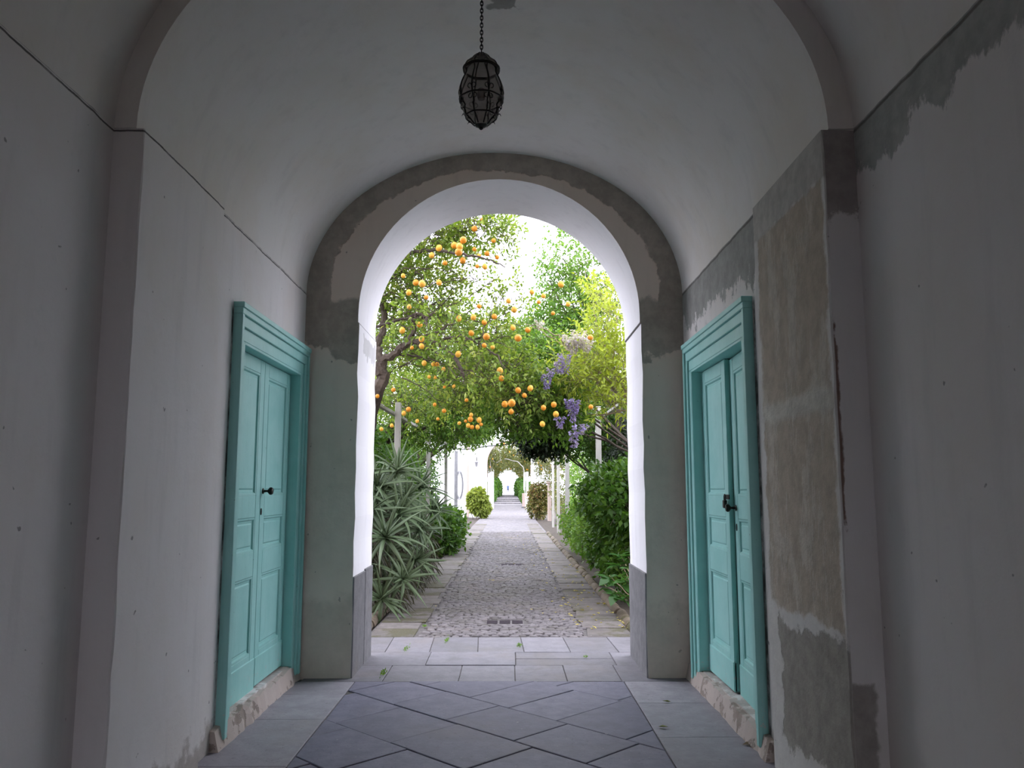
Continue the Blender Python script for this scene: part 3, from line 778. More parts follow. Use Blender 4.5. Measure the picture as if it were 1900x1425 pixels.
branch(tA, [Z1(535, 700, d-.5), Z1(570, 670, d-.5), Z1(640, 600, d-.6), Z1(720, 520, d-.6)], .014, .005)
branch(tA, [Z1(640, 640, d-.6), Z1(740, 600, d-.7), Z1(850, 530, d-.8), Z1(970, 455, d-.9)], .012, .004)
branch(tA, [Z1(255, 480, d+.2), Z1(400, 400, d+.4), Z1(520, 280, d+.6), Z1(650, 160, d+.6), Z1(720, 90, d+.5)], .03, .008)
branch(tA, [Z1(880, 900, d-.8), Z1(870, 800, d-.8), Z1(920, 700, d-.8), Z1(940, 560, d-.8)], .012, .004)
for _ in range(60):
    x, y = random.uniform(180, 900), random.uniform(200, 1100); a = random.uniform(-.9, .5); q = Z1(x, y, d + random.uniform(-.9, .8)); L = random.uniform(.35, .8)
    branch(tA, [q, q + Vector((math.cos(a)*L*.5, random.uniform(-.1, .1), math.sin(a)*L*.5 + .05)), q + Vector((math.cos(a)*L, random.uniform(-.3, .2), math.sin(a)*L - .03))], .010, .003, n=5, name='twig_branch')
foliage(tA, [blob(790, 435, 11.6, 85, 45, 300), blob(880, 420, 11.3, 62, 34, 150), blob(930, 440, 11.2, 30, 34, 26), blob(725, 520, 12.6, 55, 80, 340), blob(800, 545, 12.4, 75, 55, 230), blob(860, 500, 11.6, 50, 40, 45),
             blob(740, 640, 13.6, 60, 55, 190), blob(830, 640, 13.4, 75, 60, 230), blob(905, 620, 12.4, 55, 45, 130), blob(930, 690, 12.2, 62, 48, 200), blob(860, 720, 13.2, 70, 45, 220), blob(770, 735, 15, 75, 40, 300),
             blob(965, 735, 12.2, 45, 35, 130), blob(940, 560, 11.8, 40, 40, 45), blob(800, 600, 11.2, 90, 60, 60), blob(870, 680, 11.2, 70, 50, 60),
             ((-3.2, 12.4, 4.6), (1.3, 1.3, 1.2), 320), ((-2.2, 12.4, 5.9), (1.2, 1.2, .8), 240), ((-3.3, 12.6, 3.0), (1.0, 1.0, .7), 150)], M_ORL, per=9, L=.088, W=.042, shell=.2, tl=.34, tr=.005)
# ------------------------------------------------------------------ orange trees behind it on the left
def far_tree(name, base, label, blobs, mat, trunk_r=.10, fruits=0, L=.09, W=.045, per=8, cat='tree', group=None, lean=(0, 0), shell=.4, fr=.042, lemon=.5, zc=None, tl=.3):
    t = empty(name, base); tag(t, label, cat, group)
    cs = [Vector(b[0]) for b in blobs]; ctr = sum(cs, Vector()) / len(cs); B0 = Vector(base)
    fork = B0.lerp(ctr, .62); fork.x = B0.x + (ctr.x - B0.x) * .15; fork.y = B0.y + (ctr.y - B0.y) * .15
    branch(t, [B0 + Vector((0, 0, -.05)), B0.lerp(fork, .5) + Vector((random.gauss(0, .06), 0, 0)), fork], trunk_r, trunk_r * .75, name='trunk')
    for c in cs: branch(t, [fork, fork.lerp(c, .5) + Vector((random.gauss(0, .1), random.gauss(0, .1), .1)), c], trunk_r * .5, .012)
    foliage(t, blobs, mat, per=per, L=L, W=W, shell=shell, tl=tl)
    for _ in range(fruits):
        c, r, n = random.choice(blobs); dd = unit(RNG.normal(size=3) + np.array([0, -.7, -.5]))
        fruit(t, Vector(np.array(c) + dd * np.array(r) * random.uniform(.8, 1.08)), fr, random.random() < lemon)
    return t
tB = far_tree('orange_tree', (-2.9, 17.5, 0), 'leafy orange tree full of small fruit behind the left pergola posts', [blob(740, 680, 17.5, 75, 60, 500), blob(830, 710, 17, 70, 60, 560), blob(760, 780, 17.5, 80, 55, 640), blob(850, 775, 17.2, 55, 45, 480), blob(895, 700, 17.5, 55, 60, 420), blob(800, 620, 18, 80, 50, 330), blob(900, 625, 18, 60, 40, 200), ((-4.2, 17.5, 4.3), (1.2, 1.2, 1.3), 240)], M_ORL2, group='citrus trees')
tC = far_tree('orange_tree', (2.75, 13.9, 0), 'orange tree reaching over the path from the right with ripe fruit clusters', [blob(1010, 730, 12.8, 62, 40, 340), blob(960, 775, 13, 48, 34, 280), blob(1040, 770, 13.2, 50, 34, 300), blob(1000, 665, 14, 60, 45, 400), blob(1060, 690, 14, 40, 40, 200), blob(960, 690, 14, 50, 50, 300)], M_ORL2, .045, group='citrus trees')
far_tree('orange_tree', (-2.9, 24, 0), 'third citrus tree on the left beyond the last pergola post', [blob(855, 790, 24, 50, 38, 600), blob(882, 796, 23, 30, 26, 420), blob(800, 775, 25, 60, 50, 450), blob(880, 740, 26, 55, 40, 550), blob(925, 765, 26, 40, 36, 420), blob(780, 830, 24, 60, 35, 420)], M_ORL2, fruits=16, group='citrus trees')
# fruit seen in the photograph, hung in the crown they belong to
for x, y, s in ((361,318,45),(397,275,35),(592,272,40),(688,255,42),(722,262,45),(716,297,50),(742,350,40),(546,318,35),(630,366,32),(833,387,28),(881,389,36),(895,307,35),(958,330,30),(866,95,28),(815,150,38),(745,222,45),(845,320,30),(936,225,30),(815,280,28),(486,497,44),(447,490,40),(592,490,36),(402,552,36),(512,583,30),(405,643,30),(367,447,28),(717,716,36),(470,755,38),(361,791,38),(845,638,32),(941,704,36),(809,708,36),(877,740,34),(891,830,44),(795,808,36),(1058,773,34),(1066,660,38),(1030,605,32),(1177,549,32),(1151,788,36),(1090,838,46),(1250,573,30),(1220,612,26),(1310,683,26),(1405,624,32),(1360,500,40),(877,885,30),(930,895,28),(713,940,38),(499,997,32),(556,1003,26),(580,1005,28),(620,1035,26),(483,890,34),(483,845,36),(422,900,24),(530,1083,22),(567,1087,22),(685,1143,22),(627,1148,20),(305,1165,28),(205,1205,26),(975,1045,40),(985,1093,36),(1090,1168,38),(1167,1155,36),(1130,1200,30),(1006,1255,40),(1050,1248,48),(1046,1302,34),(1250,1278,34),(1315,1258,36),(1328,1318,36),(400,1288,32),(371,1312,28),(624,1297,28),(565,1258,24),(585,1348,20),(455,1362,24),(295,1390,24),(230,1412,24),(765,1230,24),(790,1350,34),(795,1322,24),(845,1355,32),(776,1390,28),(800,1400,28),(835,1400,28),(858,1383,22),(1548,1272,30),(1545,835,36),(1243,1380,34),(720,1375,22),(760,1362,20)):
    dist = .088 * F * 3.393 / s
    if x > 940 and y > 540: root, lo, hi = tC, 10.4, 11.2
    elif x > 1150: root, lo, hi = tC, 11, 13
    elif y > 960 and x < 940: root, lo, hi = tA, 10.9, 11.3
    else: root, lo, hi = tA, 10.1, 10.9
    dd = min(max(dist, lo), hi); r = s / 3.393 / F * dd / 2 * 1.02
    fruit(root, Z1(x, y, dd), r, random.random() < .4)
# ------------------------------------------------------------------ right side
tD = far_tree('tall_tree', (2.6, 17.5, 0), 'tall open-crowned tree rising against the sky on the right', [blob(1045, 480, 17.5, 52, 50, 150), blob(1085, 500, 17, 38, 40, 90), blob(1020, 520, 17.5, 34, 36, 50), blob(1060, 560, 17.5, 60, 45, 330), blob(1010, 620, 17.5, 60, 45, 400), blob(1080, 630, 17.5, 60, 50, 420), blob(1130, 560, 17.5, 35, 40, 160), blob(960, 650, 18, 50, 40, 260)], M_MIDG, .12, L=.10, W=.05, shell=.15, per=8)
far_tree('leafy_tree', (2.8, 21.5, 0), 'dark leafy tree behind the wisteria, above the right pergola posts', [blob(1000, 690, 21, 60, 50, 520), blob(1070, 720, 21, 60, 60, 560), blob(1120, 690, 21, 60, 60, 480), blob(1110, 800, 20, 60, 55, 620), blob(1160, 780, 19, 40, 60, 360), blob(950, 720, 21, 50, 40, 420), blob(1040, 800, 21, 40, 50, 420)], M_HEDGE, .06, L=.11, W=.06)
dk = far_tree('clipped_tree', (2.5, 21.3, 0), 'dense dark rounded crown hanging low over the path on the right', [blob(1002, 812, 20.5, 44, 34, 700), blob(1025, 790, 20.5, 34, 34, 400), blob(985, 800, 20.5, 30, 28, 350)], M_DEEP, .05, L=.10, W=.06, per=9, shell=.55, tl=.2)  # darkness of this shaded crown is set in its leaf colour
# wisteria on the right pergola
wis = empty('wisteria_vine', (2.05, 13.2, 0)); tag(wis, 'lime green young wisteria with hanging lilac flowers on the right pergola', 'vine')
branch(wis, [(2.2, 13.2, -.05), (2.3, 13.1, 1.0), (2.15, 13.0, 2.0), P(1166, 740, 12.6), P(1150, 700, 12.4)], .07, .04, M_VINE, 'trunk')
for a in ([(1163, 742), (1120, 712), (1075, 700), (1030, 705)], [(1163, 735), (1110, 690), (1060, 660)], [(1160, 730), (1130, 660), (1110, 610), (1100, 560)], [(1165, 745), (1140, 690), (1145, 620), (1140, 560)], [(1165, 750), (1130, 745), (1090, 725), (1040, 732)], [(1065, 655), (1035, 625), (1000, 607), (970, 602)], [(1058, 652), (1040, 635), (1010, 620), (985, 605)], [(1168, 720), (1150, 660), (1125, 640)], [(1160, 760), (1110, 770), (1075, 765)]):
    branch(wis, [P(u, v, 12.3 + .2*k) for k, (u, v) in enumerate(a)], .016, .005, M_VINE, n=5)
foliage(wis, [blob(1130, 600, 12.6, 42, 60, 120), blob(1100, 650, 12.4, 50, 45, 110), blob(1145, 690, 12.3, 40, 50, 110), blob(1085, 700, 12.4, 60, 30, 90), blob(1120, 540, 13, 34, 30, 50), blob(1050, 690, 12.6, 35, 25, 30), blob(1135, 745, 12.4, 45, 22, 50), ((2.9, 12.6, 3.6), (.9, .9, .9), 200)], M_LIME, per=9, L=.11, W=.035, tmat=M_VINE, shell=.15, tl=.36, tr=.0035, spread=.8)
def raceme(u, v, dist, L, R, n, mat):
    q = P(u, v, dist); t = RNG.uniform(0, 1, n); rr = R * (1 - .75 * t) * np.sqrt(RNG.uniform(.1, 1, n)); an = RNG.uniform(0, 2*PI, n)
    pos = np.stack([rr*np.cos(an), rr*np.sin(an), -t*L + L*.5], 1); ax = np.stack([np.cos(an), np.sin(an), RNG.normal(0, .5, n)], 1)
    V, Fc = leaves(pos, ax, .045, .042, .25, .1); o = link('flower_cluster', np_mesh('flower_cluster', V, Fc), mat, wis); o.location = q - wis.location; o['label'] = 'hanging lilac flower cluster'; stuff(o)
for x, y, L, R, n, m in ((1420, 860, .20, .12, 150, 1), (1470, 850, .22, .12, 160, 1), (1520, 880, .18, .10, 120, 1), (1440, 900, .18, .09, 100, 1), (1385, 1000, .24, .09, 150, 0), (1350, 1030, .14, .06, 70, 0), (1300, 1055, .09, .05, 40, 0), (1270, 1115, .18, .07, 110, 0), (1450, 1270, .16, .07, 90, 0), (1432, 1310, .22, .07, 110, 0), (1355, 1370, .14, .06, 70, 0), (1475, 1418, .14, .12, 120, 0), (1410, 1255, .12, .05, 60, 0), (1228, 755, .10, .06, 50, 1), (1440, 1480, .2, .07, 90, 0)):
    q = (640 + x/3.393, 380 + y/3.393); raceme(q[0], q[1], 11.75, L*1.15, R*1.1, n, M_WISP if m else M_WIS)

# ------------------------------------------------------------------ pergola posts and rails
def post(name, x, y, h, wd, label, mat=M_POSTW, group='pergola posts'):
    o = obj(name, bevbox(-wd/2, wd/2, -wd/2, wd/2, -.05, h, .008), mat); o.location = (x, y, 0); o.rotation_euler = (random.gauss(0, .006), random.gauss(0, .006), random.gauss(0, .05)); tag(o, label, 'post', group); return o
post('pergola_post', -1.9, 13.8, 3.07, .095, 'tall grey-white pergola post rising from the aloe, nearest on the left')
post('pergola_post', -1.92, 19.5, 3.12, .10, 'white pergola post second from the arch on the left')
post('pergola_post', -1.92, 25.2, 3.2, .095, 'thin pale pergola post third from the arch on the left')
post('pergola_post', 1.92, 17.2, 3.35, .105, 'weathered pergola post under the wisteria, nearest on the right')
post('pergola_post', 1.92, 26.5, 3.0, .14, 'blotched white pergola post behind the dark crown on the right')
post('pergola_post', 1.92, 31.2, 3.3, .11, 'slim pale pergola post right of the path, third from the arch')
post('pergola_post', 1.95, 35.5, 3.2, .10, 'grey pergola post right of the path, fourth from the arch')
def rail(name, a, b, wd, label, mat=M_POSTW):
    a, b = Vector(a), Vector(b); o = obj(name, bevbox(-wd/2, wd/2, 0, (b-a).length, -wd*.35, wd*.35, .005), mat); o.location = a
    o.rotation_euler = (b - a).to_track_quat('Y', 'Z').to_euler(); tag(o, label, 'beam', 'pergola rails'); return o
rail('pergola_rail', P(668, 732, 11.2), P(845, 833, 25.6), .075, 'pale wooden pergola rail running along the left posts')
rail('pergola_rail', P(1185, 725, 13.2), P(1085, 798, 20), .08, 'pale wooden pergola rail sloping along the right posts')

# ------------------------------------------------------------------ aloe on the left
def aloe_leaf(L, W, curve, seg=6):
    V, Fq = [], []; p = Vector((0, 0, 0)); a = 0.0; st = L / seg
    for i in range(seg + 1):
        t = i / seg; w_ = W * (1 - t**1.6) * (.75 + .5*math.sin(min(1, t*2.5) * PI / 2)) * .5 + .0008
        n = Vector((-math.sin(a), 0, math.cos(a)))
        V += [p + Vector((0, w_, 0)) + n * w_ * .35, p + n * w_ * .02, p + Vector((0, -w_, 0)) + n * w_ * .35, p - n * w_ * .42]
        a -= curve / seg * (.5 + t); p = p + Vector((math.cos(a), 0, math.sin(a))) * st
    for i in range(seg):
        o = i * 4
        for k in range(4): Fq.append((o + k, o + (k+1) % 4, o + 4 + (k+1) % 4, o + 4 + k))
    return np.array([tuple(v) for v in V]), np.array(Fq)
LV = []
for cur in (.15, .5, .9, 1.3, 1.8):
    V, Fq = aloe_leaf(1.0, .085, cur); me = np_mesh('aloe_leaf', V, Fq); me.shade_smooth(); me.materials.append(M_ALOE); LV.append((me, V, Fq))
def rosette(root, c, axis, size, n, single):
    axis = Vector(axis).normalized(); q = axis.to_track_quat('Z', 'Y').to_matrix(); items = []
    for i in range(n):
        t = i / n; el = math.radians(78 - 92 * t**.9 + random.gauss(0, 7)); az = i * 2.399 + random.gauss(0, .15); s = size * (.62 + .42 * min(1, t * 2.2)) * random.uniform(.85, 1.12)
        k = min(4, max(0, int(t * 4.2 + random.uniform(-.6, .9))))
        M = q @ Matrix.Rotation(az, 3, 'Z') @ Matrix.Rotation(-el, 3, 'Y') @ Matrix.Rotation(random.gauss(0, .2), 3, 'X')
        items.append((k, M, s, q @ Vector((0, 0, .03 * (1 - t) * 2 * size))))
    if single:
        r = empty('rosette'); r.parent = root; r.location = Vector(c) - root.location
        for k, M, s, off in items:
            o = bpy.data.objects.new('leaf', LV[k][0]); COL.objects.link(o); o.parent = r; o.matrix_local = Matrix.Translation(off) @ M.to_4x4() @ Matrix.Scale(s, 4)
    else:
        VV, FF, m = [], [], 0
        for k, M, s, off in items:
            V = LV[k][1] @ (np.array(M).T * s) + np.array(off); VV.append(V); FF.append(LV[k][2] + m); m += len(V)
        me = np_mesh('rosette', np.vstack(VV), np.vstack(FF)); me.shade_smooth(); o = link('rosette', me, M_ALOE, root); o.location = Vector(c) - root.location
al = empty('aloe_shrub', (-1.95, 11.6, 0)); tag(al, 'big sprawling aloe shrub with spiky grey-green rosettes by the left jamb', 'shrub')
near = [(737, 878, 10.9, .62, (.15, -.5, 1)), (738, 958, 10.6, .60, (.3, -.6, .9)), (715, 1000, 10.3, .62, (.1, -.7, .8)), (708, 1112, 10.4, .50, (.3, -.8, .5)), (778, 905, 11.5, .55, (.5, -.5, .9)), (775, 985, 11.0, .52, (.6, -.6, .6)), (770, 1040, 10.9, .50, (.6, -.7, .4)), (745, 1075, 10.5, .48, (.5, -.8, .3)), (800, 950, 11.9, .52, (.7, -.5, .6)), (700, 905, 10.8, .58, (-.1, -.5, 1)), (690, 950, 10.5, .55, (-.1, -.7, .8)), (752, 925, 10.9, .5, (.4, -.7, .8))]
for u, v, dd, s, ax in near: rosette(al, P(u, v, dd), ax, s * 1.0, 23, True)
for _ in range(95):
    y = random.uniform(10.7, 16.2); th = random.uniform(-.2, 1.75); cx0 = -2.05 - (y > 14) * .1
    R, H = .52 + random.uniform(-.28, .10), 1.5 + random.uniform(-.3, .1)
    x, z = cx0 + R * math.cos(th), .35 + H * max(0, math.sin(th)) * (.92 if y < 14 else .85)
    rosette(al, (x, y, z), (math.cos(th) * .9 + random.gauss(0, .2), -.5 + random.gauss(0, .2), math.sin(th) * .8 + .25), random.uniform(.28, .50), 17, False)
# stems and dry hanging leaves, massed as a dark core for inner shade
n = 3800; yy = RNG.uniform(10.6, 16.2, n); th = RNG.uniform(-.1, 1.9, n); R = RNG.uniform(.2, .75, n)
pos = np.stack([-2.15 + R*np.cos(th), yy, .15 + 1.5 * np.abs(np.sin(th)) * R / .75], 1); ax = np.stack([np.cos(th)*.5 + RNG.normal(0, .3, n), RNG.normal(-.2, .4, n), RNG.normal(-.7, .3, n)], 1)
V, Fc = leaves(pos - np.array(al.location), ax, .36, .024, .3, .2); stuff(link('dry_leaves', np_mesh('dry_leaves', V, Fc), M_DRY, al))
for _ in range(16):
    y = random.uniform(10.8, 15.8); x = random.uniform(-2.4, -1.75); branch(al, [(x, y, -.05), (x + random.uniform(-.1, .2), y - .1, .6), (x + random.uniform(-.1, .3), y - .2, 1.25)], .035, .025, M_TWIG, 'stem')

# ------------------------------------------------------------------ shrubs
def shrub(name, base, label, blobs, mat, L, W, per=8, shell=.55, tl=.22, stems=7, tmat=None, cat='shrub', up=.3, spread=.9, fold=.12, droop=.12):
    t = empty(name, base); tag(t, label, cat); B0 = Vector(base)
    for i in range(stems):
        c = Vector(random.choice(blobs)[0]) + Vector((random.gauss(0, .25), random.gauss(0, .3), random.gauss(0, .1))); g = Vector((c.x*.6 + B0.x*.4, c.y*.75 + B0.y*.25, -.04))
        branch(t, [g, g.lerp(c, .5) + Vector((random.gauss(0, .08), random.gauss(0, .08), 0)), c], .02, .008, M_TWIG, 'stem', n=5)
    foliage(t, blobs, mat, per, L, W, shell, True, tmat, tl, up, spread, fold=fold, droop=droop); return t
shrub('broadleaf_shrub', (2.3, 13.5, 0), 'large glossy green shrub spilling over the kerb by the right jamb', [((2.08, 12.1, 1.4), (.68, .8, .5), 760), ((2.0, 13.5, 1.4), (.72, .9, .58), 760), ((2.2, 15.0, 1.35), (.65, .9, .65), 460), ((2.05, 12.3, .5), (.5, 1.1, .42), 380), ((2.0, 14.8, .55), (.5, 1.3, .45), 380), ((3.1, 12.6, 1.1), (.7, 1.2, .8), 380)], M_HEDGE, .125, .068, 8)
shrub('broadleaf_shrub', (2.1, 19, 0), 'bright green low shrub beside the right kerb beyond the large one', [((1.95, 17.2, .75), (.5, 1.0, .62), 360), ((1.9, 19.2, .7), (.48, 1.1, .6), 360), ((1.9, 21.5, .65), (.48, 1.3, .55), 320), ((2.3, 20, 1.2), (.5, 1.8, .6), 320)], M_MIDG, .10, .06, 7)
shrub('broadleaf_shrub', (-1.75, 21.6, 0), 'round bright green shrub beside the path just past the aloe', [((-1.62, 20.3, .5), (.42, .7, .46), 330), ((-1.65, 21.8, .55), (.42, .8, .5), 330), ((-1.7, 23.2, .5), (.4, .7, .48), 240)], M_HEDGE, .12, .085, 7)
# hydrangea with big single leaves by the right jamb
hy = empty('hydrangea', (1.72, 10.6, 0)); tag(hy, 'young hydrangea with large toothed leaves at the foot of the right jamb', 'plant')
bm = bmesh.new(); nn = 7; L_ = []
for i in range(nn + 1):
    t = i / nn; w_ = .33 * math.sin(PI * t**.8) * (1 - .25*t) + (.006 if i % 2 else .02)*(0 < i < nn); z = -.22 * t * t
    L_.append([bm.verts.new((t, w_, z + .06*w_*2)), bm.verts.new((t, 0, z)), bm.verts.new((t, -w_, z + .06*w_*2))] if 0 < i < nn else [bm.verts.new((t, 0, z))]*1)
for A, B in zip(L_, L_[1:]):
    if len(A) == 1: bm.faces.new((A[0], B[1], B[0])); bm.faces.new((A[0], B[2], B[1]))
    elif len(B) == 1: bm.faces.new((A[0], A[1], B[0])); bm.faces.new((A[1], A[2], B[0]))
    else: bm.faces.new((A[0], A[1], B[1], B[0])); bm.faces.new((A[1], A[2], B[2], B[1]))
HL = bm_mesh('leaf', bm, True); HL.materials.append(M_HYD)
for (u, v, dd, s) in ((1130, 1068, 10.9, 1), (1150, 1045, 10.7, 1), (1160, 1075, 10.3, 1.1), (1142, 1100, 10.6, 1.0), (1165, 1030, 10.6, .9), (1122, 1085, 11.1, .85), (1160, 1105, 10.5, .8), (1172, 1055, 10.2, 1), (1152, 1030, 11, .9)):
    c = P(u, v, dd); branch(hy, [(1.72 + random.gauss(0, .05), 10.6 + random.gauss(0, .1), -.03), ((1.72 + c.x)/2, (10.6 + c.y)/2, c.z*.6), c], .009, .005, M_VINE, 'stem', .004, 5)
    for k in range(8):
        o = bpy.data.objects.new('leaf', HL); COL.objects.link(o); o.parent = hy; o.location = c - hy.location + Vector((0, 0, -.02*(k//2)))
        sc = s * random.uniform(.13, .21); o.scale = (sc, sc, sc); o.rotation_euler = (random.gauss(0, .25), random.uniform(-.5, .45), k*PI/2 + (k//2)*.7 + random.gauss(0, .2))
# far shrubs at the gateway
shrub('aeonium_shrub', (-1.62, 45.2, 0), 'pale lime succulent shrub in front of the white gateway', [((-1.70, 45.0, .95), (.52, .5, .66), 260), ((-1.45, 45.1, .55), (.42, .45, .45), 130)], M_AEON, .22, .13, 12, tl=.06, spread=1.3, shell=.8)
shrub('bronze_shrub', (1.75, 44.5, 0), 'reddish green bush by the right kerb opposite the lime succulent', [((1.7, 44.5, .95), (.56, .6, .62), 300), ((1.7, 44.5, 1.5), (.5, .5, .32), 120), ((1.55, 44.3, .5), (.45, .5, .42), 150)], M_RED, .16, .09, 8)

# ------------------------------------------------------------------ dense planting behind both pergolas
for i, (x, y, z, rx, ry, rz, n, mt, nm, lb) in enumerate((
    (-3.0, 15.5, 1.5, .85, 2.2, 1.35, 1300, M_HEDGE, 'background_shrub', 'thick green shrubbery behind the aloe on the left'),
    (-3.2, 20.5, 1.6, .95, 2.6, 1.5, 1300, M_HEDGE, 'background_shrub', 'thick shrubbery behind the second left pergola post'),
    (-3.4, 27.0, 1.6, 1.0, 3.2, 1.6, 1100, M_HEDGE, 'background_shrub', 'thick shrubbery behind the third left pergola post'),
    (-4.2, 34.0, 1.4, .9, 2.4, 1.6, 500, M_HEDGE, 'background_shrub', 'green shrubbery reaching to the white gateway on the left'),
    (3.0, 17.5, 1.9, .75, 2.4, 1.5, 1500, M_DEEP, 'background_shrub', 'dark ivy thicket behind the nearest right pergola post'),
    (3.3, 23.0, 1.8, 1.0, 3.2, 1.9, 1300, M_HEDGE, 'background_shrub', 'green thicket behind the blotched right pergola post'),
    (3.4, 31.0, 1.8, 1.1, 3.6, 2.0, 1100, M_MIDG, 'background_shrub', 'light green thicket behind the slim right pergola posts'),
    (3.1, 39.0, 1.6, 1.0, 3.6, 1.7, 900, M_FARL, 'background_shrub', 'yellowish thicket right of the path before the gateway'))):
    shrub(nm, (x, y, 0), lb, [((x, y, z), (rx, ry, rz), n)], mt, .12, .06, 9, shell=.75, stems=5)
for x, y, lb in ((-6.2, 16, 'broad citrus tree far out left behind the aloe'), (-5.8, 24, 'broad citrus tree in the left grove behind the posts'), (-5.2, 33, 'citrus tree in the left grove near the white gateway'), (5.6, 14, 'broad leafy tree far out right behind the wisteria'), (5.2, 25, 'leafy tree in the right grove behind the posts'), (5.0, 36, 'leafy tree in the right grove near the gateway')):
    far_tree('grove_tree', (x, y, 0), lb, [((x, y, 3.0), (1.5, 1.7, 1.1), 420), ((x + .4*(1 if x < 0 else -1), y - .5, 3.7), (1.3, 1.5, .9), 340)], M_ORL2 if x < 0 else M_HEDGE, .12, fruits=14 if x < 0 else 0, L=.11, W=.055, group='trees of the grove')
# canopy over the path before and beyond the gateway
far_tree('citrus_tree', (2.6, 41.0, 0), 'citrus tree hanging over the right gateway pier', [((2.2, 42, 3.6), (1.0, 1.3, 1.2), 420), ((1.6, 42.5, 4.4), (.9, 1.2, .8), 260), ((2.8, 42, 4.4), (1, 1.3, 1.2), 260), ((2.05, 44.6, 2.9), (.62, .8, 1.0), 420), ((2.45, 45, 1.6), (.5, .8, 1.0), 300)], M_FARL, .10, fruits=12, group='citrus trees')
for x, y, lb in ((-1.95, 64, 'fruiting tree arching over the path just beyond the gateway, left'), (2.0, 66, 'fruiting tree arching over the path just beyond the gateway, right'), (-2.0, 82, 'fruiting tree by the far steps, left'), (2.05, 84, 'fruiting tree by the far steps, right'), (-2.1, 104, 'last tree on the left before the bright terrace'), (2.15, 106, 'last tree on the right before the bright terrace'), (-2.3, 120, 'tree arching over the far hedge next to the terrace, left'), (2.3, 122, 'tree arching over the far hedge next to the terrace, right')):
    s = -1 if x < 0 else 1; zb = 0 if y < 90 else .3
    far_tree('citrus_tree', (x, y, zb), lb, [((x - s*1.2, y, 4.7 + zb), (1.3, 2.4, 1.1), 360), ((x - s*.2, y + 1, 3.9 + zb), (1.0, 2.2, 1.0), 300), ((x + s*1.0, y, 4.6 + zb), (1.5, 2.4, 1.6), 300)], M_FARL, .13, fruits=14, L=.17, W=.09, group='citrus trees', fr=.06)
for x, y, lb in ((-2.0, 76, 'dark clipped hedge along the far path on the left'), (1.98, 78, 'green hedge along the far path on the right'), (-2.0, 98, 'far hedge beside the steps on the left'), (2.0, 100, 'far hedge beside the steps on the right'), (-1.95, 124, 'last hedge on the left before the bright terrace'), (1.95, 126, 'last hedge on the right before the bright terrace')):
    shrub('hedge', (x, y, 0), lb, [((x, y, 1.0 if y < 110 else 1.6), (.5 if y < 110 else .85, 7 if y < 110 else 11, 1.1 if y < 110 else 1.7), 700 if y < 110 else 1700)], M_HEDGE, .2 if y < 110 else .3, .12 if y < 110 else .2, 8, shell=.8, stems=3)

# ------------------------------------------------------------------ white gateway far along the path
gw = arch_wall('gateway_arch', .05, 1.30, 3.15, -1.25, 1.35, 48.0, 49.0, -4.2, 1.8, 4.95, M_WHITE, M_PINK); gw.location.z = 0
tag(gw, 'white plastered gateway with a round arch spanning the far path', 'archway')
obj('pilaster_strip', bevbox(-2.45, -2.30, 47.93, 48.0, -.02, 4.2, .01), M_PINK, gw)
wl = empty('gateway_lantern', P(884, 860, 47.7)); tag(wl, 'small dark lantern fixed to the white gateway', 'lantern')
bm = bmesh.new(); lathe(bm, [(.0, -.20), (.05, -.17), (.10, .05), (.12, .07), (.07, .11), (.02, .15), (0, .16)], 6); obj('lantern_body', bm, M_HOSE, wl)
bm = bmesh.new(); tube(bm, smooth_path([(0, .28, .1), (0, .28, .32), (0, .12, .36), (0, 0, .15)], 5), .02, 6); obj('bracket', bm, M_IRON, wl)
bm = bevbox(-.5, .0, -.4, .4, -.05, 3.4, .01); pw = obj('white_pier', bm, M_WHITE); pw.location = (-1.2, 68, 0); tag(pw, 'tall white pier left of the path beyond the gateway', 'pier')
obj('pier_cap', bevbox(-.56, .06, -.46, .46, 3.4, 3.5, .01), M_WHITE, pw)
bm = bevbox(-.3, .3, -.3, .3, -.05, 1.25, .01); pk = obj('pink_pedestal', bm, M_PINK); pk.location = (1.50, 70, 0); tag(pk, 'low pale pink pedestal right of the path beyond the gateway', 'pedestal'); obj('pedestal_base', bevbox(-.36, .36, -.36, .36, -.05, .12, .01), M_PLINTH, pk)
bm = bevbox(-.09, .09, -.2, .2, -.05, 1.9, .01); p2 = obj('beige_pier', bm, M_PINK); p2.location = (2.15, 42.5, 0); tag(p2, 'beige pier just behind the reddish bush on the right', 'pier'); obj('pier_cap', bevbox(-.16, .16, -.26, .26, 1.9, 2.0, .01), M_PINK, p2)
for i, (x, y, h) in enumerate(((1.45, 62, 2.9), (1.5, 76, 3.2), (-1.55, 78, 3.0))):
    post('pergola_post', x, y, h, .16, ['white post right of the path right behind the gateway', 'white post right of the far path by the pedestal', 'white post left of the far path near the hedge'][i], M_WHITE)
hp = empty('iron_hoop', (0, 64, 0)); tag(hp, 'pale curved iron hoop arching over the path beyond the gateway', 'hoop')
bm = bmesh.new(); tube(bm, smooth_path([(-1.35, 0, 0), (-1.3, 0, 2.2)] + [(P(840 + a/8.64, 800 + b/8.64, 64).x, 0, P(840 + a/8.64, 800 + b/8.64, 64).z) for a, b in ((600, 400), (680, 505), (760, 470), (860, 445), (960, 475), (1040, 490), (1090, 540), (1140, 620))] + [(1.3, 0, 1.5), (1.35, 0, 0)], 5), .035, 6); obj('hoop_bar', bm, M_POSTW, hp, True)
